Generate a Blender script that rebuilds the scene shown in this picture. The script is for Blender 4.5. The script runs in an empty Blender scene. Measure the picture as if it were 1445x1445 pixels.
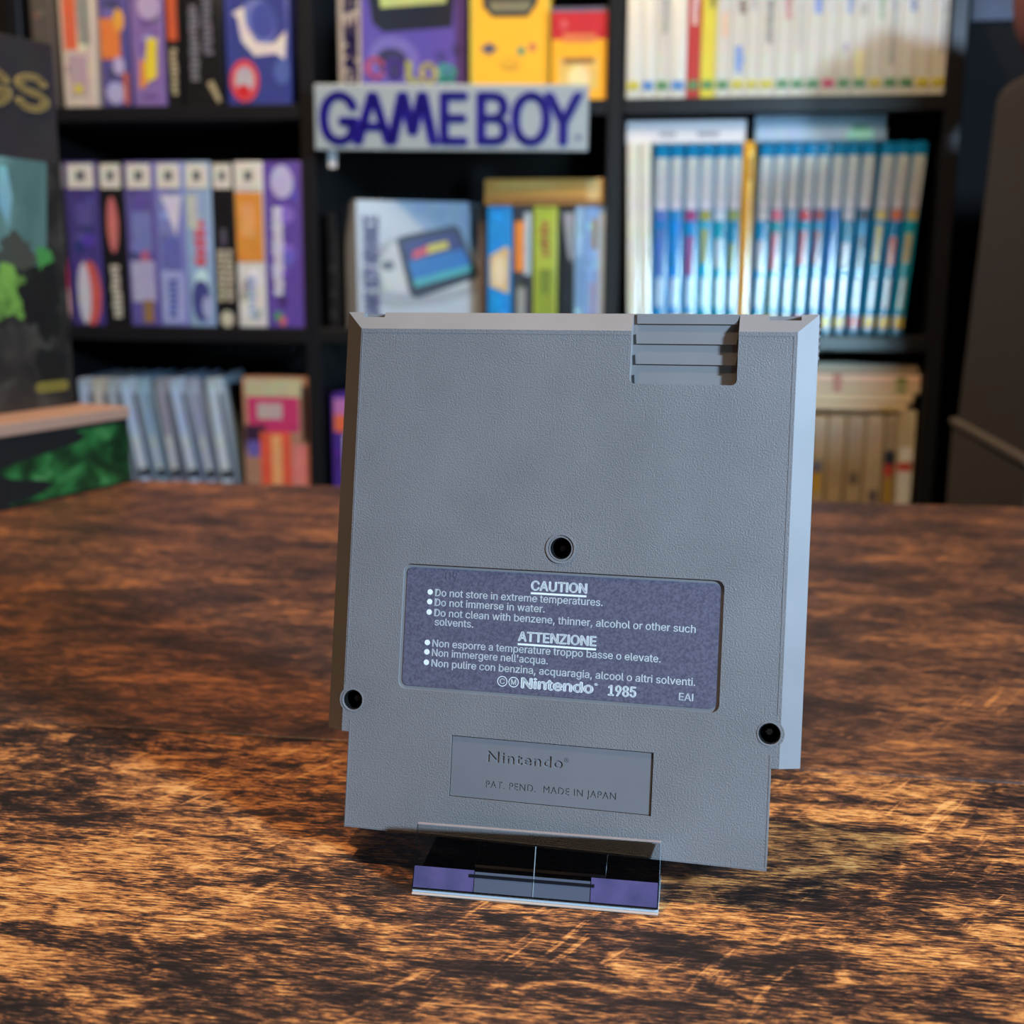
import bpy, bmesh, math, random
from mathutils import Vector, Matrix
random.seed(7)
sc = bpy.context.scene
COL = sc.collection
R = math.radians

# ------------------------------------------------------------------ camera
FPX = 1700.0
PITCH, ROLL, CAMZ = R(11.5), R(0.3), 0.15075
sp, cp, sr, cr = math.sin(PITCH), math.cos(PITCH), math.sin(ROLL), math.cos(ROLL)
M_CAM = Matrix(((cr, -sr, 0), (sr, cr, 0), (0, 0, 1))) @ Matrix(((1, 0, 0), (0, -sp, -cp), (0, cp, -sp)))
cam_d = bpy.data.cameras.new('camera')
cam = bpy.data.objects.new('camera', cam_d)
COL.objects.link(cam)
rx, ry, rz = M_CAM[0], M_CAM[1], M_CAM[2]
cam.matrix_world = Matrix(((rx[0], -ry[0], -rz[0], 0), (rx[1], -ry[1], -rz[1], 0), (rx[2], -ry[2], -rz[2], CAMZ), (0, 0, 0, 1)))
cam_d.sensor_width = 36.0
cam_d.lens = FPX / 1445 * 36.0
cam_d.clip_start = 0.01
cam_d.dof.use_dof = True
cam_d.dof.focus_distance = 0.298
cam_d.dof.aperture_fstop = 14.0
sc.camera = cam

# ------------------------------------------------------------------ light
w = bpy.data.worlds.new('world'); sc.world = w; w.use_nodes = True
w.node_tree.nodes['Background'].inputs[0].default_value = (0.62, 0.72, 1.0, 1)
w.node_tree.nodes['Background'].inputs[1].default_value = 0.02
sc.view_settings.view_transform = 'Standard'
sc.view_settings.look = 'None'
sc.view_settings.exposure = 0.0
sc.view_settings.gamma = 1.0
sc.view_settings.use_curve_mapping = False


def area(name, loc, target, size, energy, color, size_y=None, spread=180):
    d = bpy.data.lights.new(name, 'AREA')
    d.energy = energy; d.color = color; d.size = size
    if size_y:
        d.shape = 'RECTANGLE'; d.size_y = size_y
    else:
        d.shape = 'DISK'
    d.spread = R(spread)
    o = bpy.data.objects.new(name, d)
    COL.objects.link(o)
    o.location = loc
    o.rotation_euler = (Vector(target) - Vector(loc)).to_track_quat('-Z', 'Y').to_euler()
    return o


area('ceiling_lamp_light', (-0.24, 0.31, 1.55), (0.0, 0.32, 0), 0.06, 14.0, (1.0, 0.69, 0.42))
area('window_light', (0.80, -0.38, 0.49), (0.0, 0.28, 0.08), 0.12, 31.5, (0.51, 0.73, 1.0))
area('shelf_lamp_light', (-0.35, 0.62, 1.35), (0.0, 1.40, 0.14), 0.30, 5.2, (1.0, 0.79, 0.56), spread=95)
area('low_cool_light', (0.38, -0.60, 0.10), (0.32, 1.25, 0.12), 0.28, 0.42, (0.48, 0.80, 1.0), 0.14, spread=28)  # unseen cool source added for the shelf glints, beam narrowed to miss the cartridge

# ------------------------------------------------------------------ materials
def lin(v):
    v /= 255.0
    return v / 12.92 if v <= 0.04045 else ((v + 0.055) / 1.055) ** 2.4


def C(r, g, b):
    return (lin(r), lin(g), lin(b), 1.0)


_mats = {}


def mat(rgb, rough=0.5, spec=0.5, metal=0.0, name=None, coat=0.0, mottle=0.12, scale=60):
    key = (tuple(rgb), rough, spec, metal, coat, mottle)
    if key in _mats:
        return _mats[key]
    m = bpy.data.materials.new(name or 'paint_%d_%d_%d' % tuple(rgb)); m.use_nodes = True
    nt = m.node_tree
    b = nt.nodes['Principled BSDF']
    tex = nt.nodes.new('ShaderNodeTexNoise'); tex.inputs['Scale'].default_value = scale; tex.inputs['Detail'].default_value = 5
    tc = nt.nodes.new('ShaderNodeTexCoord'); nt.links.new(tc.outputs['Object'], tex.inputs['Vector'])
    mix = nt.nodes.new('ShaderNodeMix'); mix.data_type = 'RGBA'; mix.blend_type = 'MULTIPLY'
    mix.inputs[0].default_value = mottle
    mix.inputs[6].default_value = C(*rgb)
    nt.links.new(tex.outputs['Color'], mix.inputs[7])
    nt.links.new(mix.outputs[2], b.inputs['Base Color'])
    b.inputs['Roughness'].default_value = rough
    b.inputs['Specular IOR Level'].default_value = spec
    b.inputs['Metallic'].default_value = metal
    b.inputs['Coat Weight'].default_value = coat
    _mats[key] = m
    return m


def N(nt, kind, **kw):
    n = nt.nodes.new(kind)
    for k, v in kw.items():
        setattr(n, k, v)
    return n


def ramp(nt, stops, src=None):
    n = nt.nodes.new('ShaderNodeValToRGB')
    el = n.color_ramp.elements
    el[0].position, el[0].color = stops[0]
    el[1].position, el[1].color = stops[-1]
    for pos, c in stops[1:-1]:
        e = el.new(pos); e.color = c
    if src is not None:
        nt.links.new(src, n.inputs[0])
    return n


def noise(nt, vec, scale, detail=4, rough=0.5, dist=0.0, vscale=None, rot=None):
    mp = nt.nodes.new('ShaderNodeMapping')
    if vscale: mp.inputs['Scale'].default_value = vscale
    if rot: mp.inputs['Rotation'].default_value = rot
    nt.links.new(vec, mp.inputs['Vector'])
    t = nt.nodes.new('ShaderNodeTexNoise')
    t.inputs['Scale'].default_value = scale; t.inputs['Detail'].default_value = detail
    t.inputs['Roughness'].default_value = rough; t.inputs['Distortion'].default_value = dist
    nt.links.new(mp.outputs[0], t.inputs['Vector'])
    return t.outputs['Fac']


def math_n(nt, op, a, b=None, clamp=False):
    n = nt.nodes.new('ShaderNodeMath'); n.operation = op; n.use_clamp = clamp
    for i, v in enumerate((a, b)):
        if v is None: continue
        if isinstance(v, (int, float)): n.inputs[i].default_value = v
        else: nt.links.new(v, n.inputs[i])
    return n.outputs[0]


def shell_material(name, rgb, grain=True):
    m = bpy.data.materials.new(name); m.use_nodes = True
    nt = m.node_tree; b = nt.nodes['Principled BSDF']
    tc = N(nt, 'ShaderNodeTexCoord')
    v = tc.outputs['Object']
    n0 = noise(nt, v, 45, 3)
    rc = ramp(nt, [(0.3, C(*[x * 0.96 for x in rgb])), (0.7, C(*[min(255, x * 1.03) for x in rgb]))], n0)
    nt.links.new(rc.outputs[0], b.inputs['Base Color'])
    b.inputs['Roughness'].default_value = 0.38 if grain else 0.5
    b.inputs['Specular IOR Level'].default_value = 0.5 if grain else 0.3
    if grain:
        g = noise(nt, v, 2500, 2, 0.55)
        bp = N(nt, 'ShaderNodeBump'); bp.inputs['Strength'].default_value = 0.85
        bp.inputs['Distance'].default_value = 0.00022
        nt.links.new(g, bp.inputs['Height']); nt.links.new(bp.outputs[0], b.inputs['Normal'])
    return m


SHELL = shell_material('grey_textured_plastic', (124, 122, 121))
SMOOTH = shell_material('grey_smooth_plastic', (127, 125, 124), False)
PANEL = shell_material('grey_panel_plastic', (118, 117, 118), False)


def label_material():
    m = bpy.data.materials.new('slate_label_print'); m.use_nodes = True
    nt = m.node_tree; b = nt.nodes['Principled BSDF']
    tc = N(nt, 'ShaderNodeTexCoord')
    g = noise(nt, tc.outputs['Object'], 1600, 2, 0.6)
    rc = ramp(nt, [(0.35, C(78, 76, 92)), (0.65, C(104, 101, 116))], g)
    nt.links.new(rc.outputs[0], b.inputs['Base Color'])
    b.inputs['Roughness'].default_value = 0.5
    return m


LABEL = label_material()


def wood_material():
    m = bpy.data.materials.new('rough_sawn_brown_wood'); m.use_nodes = True
    nt = m.node_tree; b = nt.nodes['Principled BSDF']
    tc = N(nt, 'ShaderNodeTexCoord'); v = tc.outputs['Object']
    big = noise(nt, v, 1.0, 4, 0.6, 0.4, (14, 34, 1))
    mid = noise(nt, v, 1.0, 5, 0.65, 1.2, (55, 130, 1))
    streak = noise(nt, v, 1.0, 4, 0.7, 0.4, (170, 1300, 1))
    fine = noise(nt, v, 1.0, 3, 0.7, 0.2, (420, 3200, 1))
    rmap = N(nt, 'ShaderNodeMapping'); rmap.inputs['Rotation'].default_value = (0, 0, R(-58))
    nt.links.new(v, rmap.inputs['Vector'])
    saw = noise(nt, rmap.outputs[0], 1.0, 3, 0.6, 0.5, (38, 330, 1))
    sawm = ramp(nt, [(0.58, (0, 0, 0, 1)), (0.66, (1, 1, 1, 1))], saw).outputs[0]       # scattered slanting saw scars
    scar = ramp(nt, [(0.48, (0, 0, 0, 1)), (0.62, (1, 1, 1, 1))], noise(nt, v, 22, 3)).outputs[0]
    sep = N(nt, 'ShaderNodeSeparateXYZ'); nt.links.new(v, sep.inputs[0])
    rear = math_n(nt, 'GREATER_THAN', sep.outputs[1], 0.0)          # the rear board is plainer and redder than the front one
    def part(src, wt):
        return math_n(nt, 'MULTIPLY', math_n(nt, 'SUBTRACT', src, 0.5), wt)
    a = part(big, 1.2)
    for src, wt in ((mid, 1.35), (streak, 1.45), (fine, 1.0)):
        a = math_n(nt, 'ADD', a, part(src, wt))
    a = math_n(nt, 'ADD', a, math_n(nt, 'MULTIPLY', math_n(nt, 'MULTIPLY', sawm, scar), 0.22))
    a = math_n(nt, 'MULTIPLY', a, math_n(nt, 'SUBTRACT', 1.0, math_n(nt, 'MULTIPLY', rear, 0.58)))
    a = math_n(nt, 'ADD', a, math_n(nt, 'SUBTRACT', 0.442, math_n(nt, 'MULTIPLY', rear, 0.012)), True)
    rc = ramp(nt, [(0.0, C(20, 13, 12)), (0.30, C(38, 26, 22)), (0.43, C(74, 48, 36)), (0.54, C(138, 85, 52)), (0.66, C(208, 130, 66)), (0.84, C(240, 172, 96)), (1.0, C(244, 188, 116))], a)
    nt.links.new(rc.outputs[0], b.inputs['Base Color'])
    rr = ramp(nt, [(0.3, (0.55, 0.55, 0.55, 1)), (0.7, (0.36, 0.36, 0.36, 1))], mid)
    nt.links.new(rr.outputs[0], b.inputs['Roughness'])
    b.inputs['Specular IOR Level'].default_value = 0.4
    bp = N(nt, 'ShaderNodeBump'); bp.inputs['Strength'].default_value = 0.35; bp.inputs['Distance'].default_value = 0.0008
    nt.links.new(math_n(nt, 'ADD', streak, math_n(nt, 'MULTIPLY', saw, 0.6)), bp.inputs['Height'])
    nt.links.new(bp.outputs[0], b.inputs['Normal'])
    return m


WOOD = wood_material()


def acrylic_material(name, tint, rough=0.02, edge=0.0):
    m = bpy.data.materials.new(name); m.use_nodes = True
    nt = m.node_tree; nt.nodes.clear()
    out = N(nt, 'ShaderNodeOutputMaterial')
    tr = N(nt, 'ShaderNodeBsdfTransparent'); tr.inputs[0].default_value = tint
    gl = N(nt, 'ShaderNodeBsdfGlossy'); gl.inputs['Roughness'].default_value = rough
    fr = N(nt, 'ShaderNodeFresnel'); fr.inputs['IOR'].default_value = 1.7
    tc = N(nt, 'ShaderNodeTexCoord')
    sm = noise(nt, tc.outputs['Object'], 90, 4)          # faint smudges on the plastic
    rr = ramp(nt, [(0.4, (rough,) * 3 + (1,)), (0.75, (rough + 0.12,) * 3 + (1,))], sm)
    nt.links.new(rr.outputs[0], gl.inputs['Roughness'])
    mx = N(nt, 'ShaderNodeMixShader')
    nt.links.new(fr.outputs[0], mx.inputs[0]); nt.links.new(tr.outputs[0], mx.inputs[1]); nt.links.new(gl.outputs[0], mx.inputs[2])
    if edge:
        df = N(nt, 'ShaderNodeBsdfDiffuse'); df.inputs[0].default_value = (0.75, 0.88, 0.95, 1)
        m2 = N(nt, 'ShaderNodeMixShader'); m2.inputs[0].default_value = edge
        nt.links.new(mx.outputs[0], m2.inputs[1]); nt.links.new(df.outputs[0], m2.inputs[2])
        mx = m2
    nt.links.new(mx.outputs[0], out.inputs[0])
    return m


ACRYLIC = acrylic_material('clear_acrylic', (0.93, 0.95, 0.96, 1))
ACRYLIC_EDGE = acrylic_material('acrylic_cut_edge', (0.8, 0.9, 0.95, 1), 0.15, 0.7)

# ------------------------------------------------------------------ helpers
def link(o, parent=None):
    COL.objects.link(o)
    if parent is not None:
        o.parent = parent
    return o


def tag(o, label=None, cat=None, group=None, kind=None):
    if label: o['label'] = label
    if cat: o['category'] = cat
    if group: o['group'] = group
    if kind: o['kind'] = kind
    return o


def empty(name, loc, rot=(0, 0, 0)):
    o = bpy.data.objects.new(name, None)
    o.empty_display_size = 0.02
    o.location = loc; o.rotation_euler = rot
    return link(o)


def obj(name, bm, mats, parent=None, smooth=None):
    me = bpy.data.meshes.new(name)
    bm.to_mesh(me); bm.free()
    for m in (mats if isinstance(mats, (list, tuple)) else [mats]):
        me.materials.append(m)
    if smooth is not None:
        for p in me.polygons: p.use_smooth = True
        me.set_sharp_from_angle(angle=R(smooth))
    return link(bpy.data.objects.new(name, me), parent)


def box(bm, x0, x1, y0, y1, z0, z1, mi=0, bev=0.0, seg=2, edges=None):
    vs = [bm.verts.new((x, y, z)) for x in (x0, x1) for y in (y0, y1) for z in (z0, z1)]
    idx = ((0, 1, 3, 2), (4, 6, 7, 5), (0, 4, 5, 1), (2, 3, 7, 6), (0, 2, 6, 4), (1, 5, 7, 3))
    fs = [bm.faces.new([vs[i] for i in f]) for f in idx]
    for f in fs: f.material_index = mi
    bmesh.ops.recalc_face_normals(bm, faces=fs)
    if bev:
        es = list({e for f in fs for e in f.edges})
        if edges: es = [e for e in es if edges(e)]
        r = bmesh.ops.bevel(bm, geom=es, offset=bev, segments=seg, affect='EDGES', profile=0.5)
        for f in r['faces']: f.material_index = mi
    return fs


def prism(bm, pts, y0, y1, mi=0):
    """outline in (x, z) extruded along y"""
    n = len(pts)
    a = [bm.verts.new((x, y0, z)) for x, z in pts]
    b = [bm.verts.new((x, y1, z)) for x, z in pts]
    fs = [bm.faces.new(a), bm.faces.new(b[::-1])]
    fs += [bm.faces.new((a[i], b[i], b[(i + 1) % n], a[(i + 1) % n])) for i in range(n)]
    for f in fs: f.material_index = mi
    bmesh.ops.recalc_face_normals(bm, faces=fs)
    return fs


def rrect(x0, x1, z0, z1, r, n=6):
    out = []
    for cx, cz, a0 in ((x1 - r, z1 - r, 0), (x0 + r, z1 - r, 90), (x0 + r, z0 + r, 180), (x1 - r, z0 + r, 270)):
        for i in range(n + 1):
            a = R(a0 + 90 * i / n)
            out.append((cx + r * math.cos(a), cz + r * math.sin(a)))
    return out


def circ(cx, cz, r, n=40, rz=None):
    rz = r if rz is None else rz
    return [(cx + r * math.cos(2 * math.pi * i / n), cz + rz * math.sin(2 * math.pi * i / n)) for i in range(n)]


def ring(bm, cx, cz, r0, r1, y0, y1, mi=0, n=48):
    vs = []
    for i in range(n):
        a = 2 * math.pi * i / n; c, s = math.cos(a), math.sin(a)
        vs.append([bm.verts.new((cx + r * c, y, cz + r * s)) for r, y in ((r0, y1), (r0, y0), (r1, y0), (r1, y1))])
    for i in range(n):
        p, q = vs[i], vs[(i + 1) % n]
        for k in range(4):
            f = bm.faces.new((p[k], p[(k + 1) % 4], q[(k + 1) % 4], q[k])); f.material_index = mi


# letter outlines in thousandths of the type size: advance, then closed contours
GLYPHS = {
    ' ': (188, ''),
    "'": (206, '78,318 70,509 136,509 128,318'),
    ',': (188, '38,-119 68,71 137,71 84,-119'),
    '.': (188, '95,-4 83,-3 73,1 63,9 55,18 51,29 50,41 51,53 55,64 63,73 73,81 83,85 95,87 107,85 118,81 128,73 135,64 140,53 141,41 140,29 135,18 128,9 118,1 107,-3'),
    '1': (453, '76,0 76,55 391,55 391,0;276,509 276,0 212,0 212,448 209,448 86,358 86,427 198,509'),
    '5': (453, '221,-7 192,-5 165,1 140,11 118,25 99,41 83,60 71,82 63,105 60,130 122,130 125,115 130,102 138,89 148,78 160,68 173,60 188,54 204,51 221,50 241,51 259,56 276,64 291,75 304,89 314,104 322,122 326,141 328,162 326,183 321,203 314,221 303,237 290,251 275,262 257,270 238,275 218,277 201,276 184,273 167,268 152,262 139,255 128,246 67,253 96,509 366,509 366,452 151,452 134,301 136,301 148,311 162,318 178,325 194,330 212,333 229,334 252,332 274,328 294,321 313,311 330,299 345,285 358,269 370,251 379,231 386,210 390,187 391,163 388,132 381,102 369,76 352,52 332,32 309,15 282,3 253,-4'),
    '8': (453, '226,-7 193,-5 163,1 136,11 111,25 91,42 74,62 62,84 54,109 52,135 53,156 58,176 65,195 75,212 87,228 101,241 117,252 134,260 153,265 153,267 129,276 109,289 93,308 80,330 73,354 70,380 73,405 79,429 90,450 106,469 124,485 146,498 170,508 197,514 226,516 255,514 282,508 306,498 328,485 346,469 361,450 373,429 379,405 382,380 379,354 372,330 359,308 343,289 323,276 300,267 300,265 319,260 335,252 351,241 365,228 377,212 387,195 395,176 399,156 401,135 398,109 391,84 378,62 362,42 341,25 317,11 289,1 259,-5;226,49 248,50 267,54 285,60 300,69 313,79 323,91 331,106 335,121 337,139 335,157 330,173 322,189 312,202 298,213 283,223 265,230 247,234 226,235 206,234 187,230 169,223 154,213 140,202 130,189 122,173 117,157 115,139 117,121 121,106 129,91 139,79 152,69 167,60 185,54 205,50;226,290 244,291 260,294 274,300 287,308 298,318 307,330 314,344 318,359 319,376 318,392 314,407 308,420 299,432 288,442 275,449 260,455 244,459 226,460 208,459 192,455 177,449 164,442 153,432 145,420 138,407 134,392 133,376 134,359 138,344 145,330 154,318 165,308 178,300 193,294 209,291'),
    '9': (453, '226,516 256,513 285,506 310,494 333,478 352,458 368,434 380,408 387,378 389,347 387,322 382,296 373,270 359,240 340,207 315,168 200,0 130,0 301,248 307,248 287,221 257,202 245,198 232,195 218,195 188,197 161,203 137,214 116,229 98,247 83,269 72,294 66,321 64,352 66,382 73,411 85,436 101,459 120,479 143,494 168,506 196,513;226,460 207,459 190,454 174,446 160,435 148,423 138,407 131,390 127,372 125,352 127,331 131,313 138,295 148,280 160,268 174,257 190,250 207,245 226,243 245,245 263,249 279,257 293,267 305,280 314,295 322,312 326,330 327,350 326,371 322,390 314,407 305,422 293,435 279,446 263,454 245,459'),
    'A': (480, '16,0 201,509 276,509 463,0 395,0 287,302 264,372 232,478 245,478 213,371 191,302 85,0;110,142 110,199 370,199 370,142'),
    'B': (456, '60,0 60,509 241,509 274,507 304,501 329,491 350,477 367,461 381,442 390,421 396,398 398,374 397,353 393,336 387,320 378,307 368,295 356,286 343,278 329,272 315,267 315,262 331,260 347,254 363,245 378,234 391,220 402,203 411,184 416,161 418,136 416,111 410,88 400,67 386,48 368,31 344,18 317,8 284,2 247,0;125,57 245,57 281,60 309,67 330,80 344,96 353,115 355,137 354,153 350,169 342,184 333,197 320,209 306,218 289,225 269,229 248,231 125,231;125,285 238,285 256,287 273,290 288,296 302,304 314,314 323,326 330,340 335,355 336,372 333,393 326,412 313,429 294,442 270,449 240,452 125,452'),
    'C': (510, '267,-7 225,-3 186,7 150,25 119,49 92,79 70,115 53,157 44,203 40,254 44,305 53,352 70,393 92,429 119,459 150,484 186,501 225,512 267,516 293,514 317,511 340,504 362,496 383,485 402,471 419,456 435,438 448,418 459,397 467,373 473,348 408,348 404,365 397,380 389,395 380,407 369,418 357,428 344,437 330,444 315,449 300,453 284,455 267,456 237,453 209,445 184,432 161,414 141,391 125,364 113,332 106,295 103,254 106,213 113,177 125,145 141,117 161,94 184,76 210,63 237,56 267,53 284,54 300,56 315,60 330,65 344,72 357,81 369,90 380,102 389,114 397,128 404,144 408,160 473,160 467,135 459,112 448,91 435,71 420,53 402,38 383,24 363,13 341,5 317,-2 293,-6'),
    'D': (502, '219,0 96,0 96,57 215,57 254,60 288,68 318,81 343,99 363,122 379,149 390,181 397,216 399,255 397,294 390,329 379,361 364,388 344,410 320,428 291,441 258,449 221,452 93,452 93,509 225,509 273,505 315,495 353,478 385,455 412,426 433,391 449,351 458,306 462,255 458,205 449,159 433,119 411,83 384,54 351,31 312,14 268,3;125,509 125,0 60,0 60,509'),
    'E': (419, '60,0 60,509 372,509 372,452 125,452 125,286 355,286 355,229 125,229 125,57 375,57 375,0'),
    'G': (520, '269,-7 225,-3 185,7 149,25 118,49 91,79 69,116 53,157 43,203 40,254 43,305 53,352 69,393 91,429 117,459 149,484 184,501 223,512 265,516 291,514 316,510 340,504 363,494 384,483 403,469 421,453 436,436 449,416 460,395 468,373 474,349 408,349 402,365 395,379 387,393 378,406 368,417 356,427 344,436 330,443 315,448 300,453 283,455 265,456 236,453 209,445 183,432 160,414 141,392 125,364 113,332 106,295 103,254 106,213 113,177 125,145 141,117 161,95 184,76 210,63 238,56 269,53 296,55 322,61 345,71 365,85 382,102 396,123 407,147 413,173 415,202 434,199 283,199 283,256 478,256 478,200 475,160 466,124 451,91 431,62 406,38 377,19 344,5 308,-4'),
    'I': (188, '56,0 131,0 131,509 56,509'),
    'J': (396, '185,-7 143,-2 106,11 75,33 52,63 38,100 33,145 33,173 98,173 98,145 100,117 108,93 122,74 139,61 160,53 185,50 209,53 230,61 248,74 261,93 269,117 272,145 272,509 336,509 336,145 332,100 318,63 294,33 263,11 227,-2'),
    'L': (393, '60,0 60,509 125,509 125,57 361,57 361,0'),
    'M': (600, '50,0 118,0 118,390 264,0 336,0 482,390 482,0 550,0 550,509 448,509 300,112 152,509 50,509'),
    'N': (520, '52,0 122,0 122,392 382,0 468,0 468,509 398,509 398,117 138,509 52,509'),
    'O': (533, '267,-7 225,-3 186,7 150,25 119,49 92,79 70,115 53,157 44,203 40,254 44,305 53,352 70,393 92,429 119,459 150,484 186,501 225,512 267,516 309,512 348,501 384,484 415,459 442,429 464,393 480,352 490,305 493,254 490,203 480,157 464,115 442,79 415,49 384,25 348,7 309,-3;267,53 296,55 324,63 349,76 372,94 392,116 408,144 420,176 428,213 430,254 428,295 420,332 408,365 392,392 372,415 349,433 324,446 296,453 267,456 237,453 210,445 184,433 161,415 142,392 125,364 113,332 106,295 103,254 106,213 113,176 125,144 142,117 161,94 184,76 210,63 237,55'),
    'P': (445, '60,0 60,509 235,509 272,506 305,499 332,487 356,471 375,452 390,430 400,404 407,377 409,348 407,318 400,291 390,265 375,243 356,223 332,207 305,195 272,188 235,186 109,186 109,242 233,242 257,244 279,248 297,256 312,266 324,279 333,294 339,310 343,328 344,348 343,367 339,385 333,402 324,416 312,428 297,439 279,446 257,451 232,452 125,452 125,0'),
    'R': (449, '60,0 60,509 236,509 273,506 305,500 333,489 356,473 376,455 390,433 401,408 407,381 409,352 407,323 401,296 390,271 376,250 356,232 333,217 305,206 273,200 236,198 96,198 96,255 234,255 258,256 280,260 298,267 313,276 325,287 334,300 340,316 344,333 345,352 344,371 340,389 334,405 325,419 313,430 298,440 279,446 258,451 233,452 125,452 125,0;353,0 230,229 303,229 428,0'),
    'S': (447, '224,-9 188,-7 156,-1 128,9 102,23 81,40 64,60 51,83 42,109 38,137 104,137 108,118 114,102 123,88 136,76 150,66 166,59 185,53 204,50 224,49 246,50 267,54 286,60 303,69 317,79 329,92 338,106 344,122 346,139 344,154 340,168 332,179 322,189 310,197 296,205 245,222 184,239 145,253 112,269 86,289 67,313 56,341 52,372 54,400 62,425 75,448 92,468 113,484 138,498 165,508 195,514 227,516 259,514 289,508 316,498 340,484 360,468 377,449 390,427 398,403 401,378 337,378 332,402 320,421 302,437 280,449 254,456 225,459 204,457 185,454 167,448 152,440 139,430 129,418 121,405 117,391 115,376 117,359 122,345 131,334 142,324 155,315 169,308 212,293 264,279 312,264 328,256 344,248 359,238 372,226 384,213 395,198 402,180 407,161 408,139 406,112 399,87 386,64 370,43 349,25 323,11 294,0 261,-7'),
    'T': (449, '32,452 32,509 417,509 417,452 257,452 257,0 193,0 193,452'),
    'U': (517, '259,-8 220,-6 186,2 154,15 126,33 103,55 85,80 71,108 63,140 60,173 60,509 124,509 124,178 126,155 132,133 141,113 153,95 169,80 187,68 208,59 232,53 259,52 285,53 309,59 331,68 349,80 364,95 377,113 385,133 391,155 393,178 393,509 457,509 457,173 454,140 446,108 433,80 414,55 391,33 363,15 332,2 297,-6'),
    'V': (480, '204,0 16,509 84,509 192,206 215,137 248,31 235,31 267,138 290,206 395,509 463,509 278,0'),
    'Y': (472, '203,0 203,208 16,509 91,509 192,344 222,292 250,230 224,230 251,293 280,344 381,509 455,509 268,208 268,0'),
    'Z': (438, '42,0 42,46 273,385 306,431 341,476 348,454 285,452 223,452 40,452 40,509 397,509 397,462 169,129 134,81 97,33 90,54 152,57 214,57 399,57 399,0'),
    'a': (389, '160,-9 137,-7 115,-3 94,5 76,15 60,29 48,45 38,63 32,84 30,108 32,128 36,146 43,161 53,174 64,184 78,193 92,200 108,206 125,211 178,220 234,227 265,235 276,255 276,257 275,272 272,285 267,297 260,307 251,315 240,322 227,327 212,330 196,331 178,330 163,327 149,322 118,301 100,274 41,291 51,313 64,331 79,346 95,358 114,368 133,375 153,380 173,383 194,384 239,379 255,375 271,369 286,360 300,350 312,336 322,320 330,301 335,278 337,251 337,0 277,0 277,52 272,52 252,25 242,16 229,8 215,1 199,-4 181,-7;170,45 192,47 211,51 228,59 242,68 254,80 263,93 270,108 274,122 276,138 276,190 259,182 231,176 200,171 175,168 134,159 122,153 112,147 103,139 97,130 93,118 92,105 93,93 96,82 102,72 109,64 119,57 130,52 142,48 156,46'),
    'b': (424, '229,-8 208,-7 189,-3 172,4 159,12 147,21 138,31 118,59 112,59 112,0 53,0 53,509 114,509 114,319 118,319 137,346 147,355 158,364 171,373 188,379 207,383 229,384 259,382 287,374 313,361 335,342 354,320 370,293 381,261 388,227 390,189 388,151 381,116 370,84 355,57 336,34 313,16 288,3 260,-6;220,47 242,49 262,55 279,66 294,80 306,97 316,117 323,139 327,163 328,189 327,215 323,239 316,261 307,281 295,298 280,311 262,322 243,328 220,330 198,328 178,322 161,312 147,299 134,282 125,263 118,241 114,216 113,189 114,162 118,138 125,115 135,95 147,78 162,65 179,55 198,49'),
    'c': (396, '207,-8 174,-5 144,3 117,16 93,35 72,58 56,85 44,116 37,150 34,187 37,225 44,260 56,291 72,318 93,341 117,360 144,374 174,382 207,384 226,384 243,381 260,377 276,371 291,364 305,356 318,346 330,335 340,322 349,308 356,293 362,277 303,262 290,289 270,311 242,325 207,330 184,328 163,321 145,310 130,296 118,278 108,258 102,236 98,212 96,187 98,163 102,139 108,117 118,97 130,80 145,66 163,55 184,49 207,46 243,52 271,66 292,89 304,117 363,102 357,86 350,70 341,56 331,43 319,32 306,21 292,12 277,5 261,-1 244,-5 226,-7'),
    'd': (424, '195,-8 165,-6 137,3 111,16 89,34 70,57 55,84 43,116 36,151 34,189 36,227 43,261 55,293 70,320 89,342 112,361 137,374 165,382 196,384 218,383 237,379 253,373 267,364 278,355 287,346 306,319 311,319 311,509 372,509 372,0 313,0 313,59 307,59 287,31 277,21 266,12 252,4 236,-3 217,-7;205,47 226,49 246,55 263,65 278,78 290,95 299,115 306,138 310,162 312,189 310,216 306,241 300,263 290,282 278,299 263,312 246,322 227,328 205,330 182,328 162,322 145,311 130,298 118,281 108,261 102,239 98,215 96,189 98,163 102,139 109,117 118,97 130,80 145,66 162,55 182,49'),
    'e': (404, '212,-8 177,-5 145,3 117,16 92,35 72,58 56,85 44,116 37,150 34,187 36,224 44,258 55,290 71,317 91,340 115,359 142,373 172,382 205,384 226,383 246,380 266,374 285,366 303,355 319,341 334,324 347,305 357,282 365,256 370,227 371,194 371,169 75,169 75,221 338,221 310,202 308,226 304,248 298,269 288,286 277,301 263,314 246,323 227,328 205,330 183,328 164,323 146,313 131,301 119,286 109,270 102,251 97,231 96,211 96,178 98,151 102,127 110,106 121,88 135,73 151,61 169,53 190,48 212,46 227,47 241,49 254,53 265,58 276,65 285,73 294,82 300,93 306,105 365,91 358,72 348,55 335,39 320,26 302,14 283,4 261,-3 237,-7'),
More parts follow.
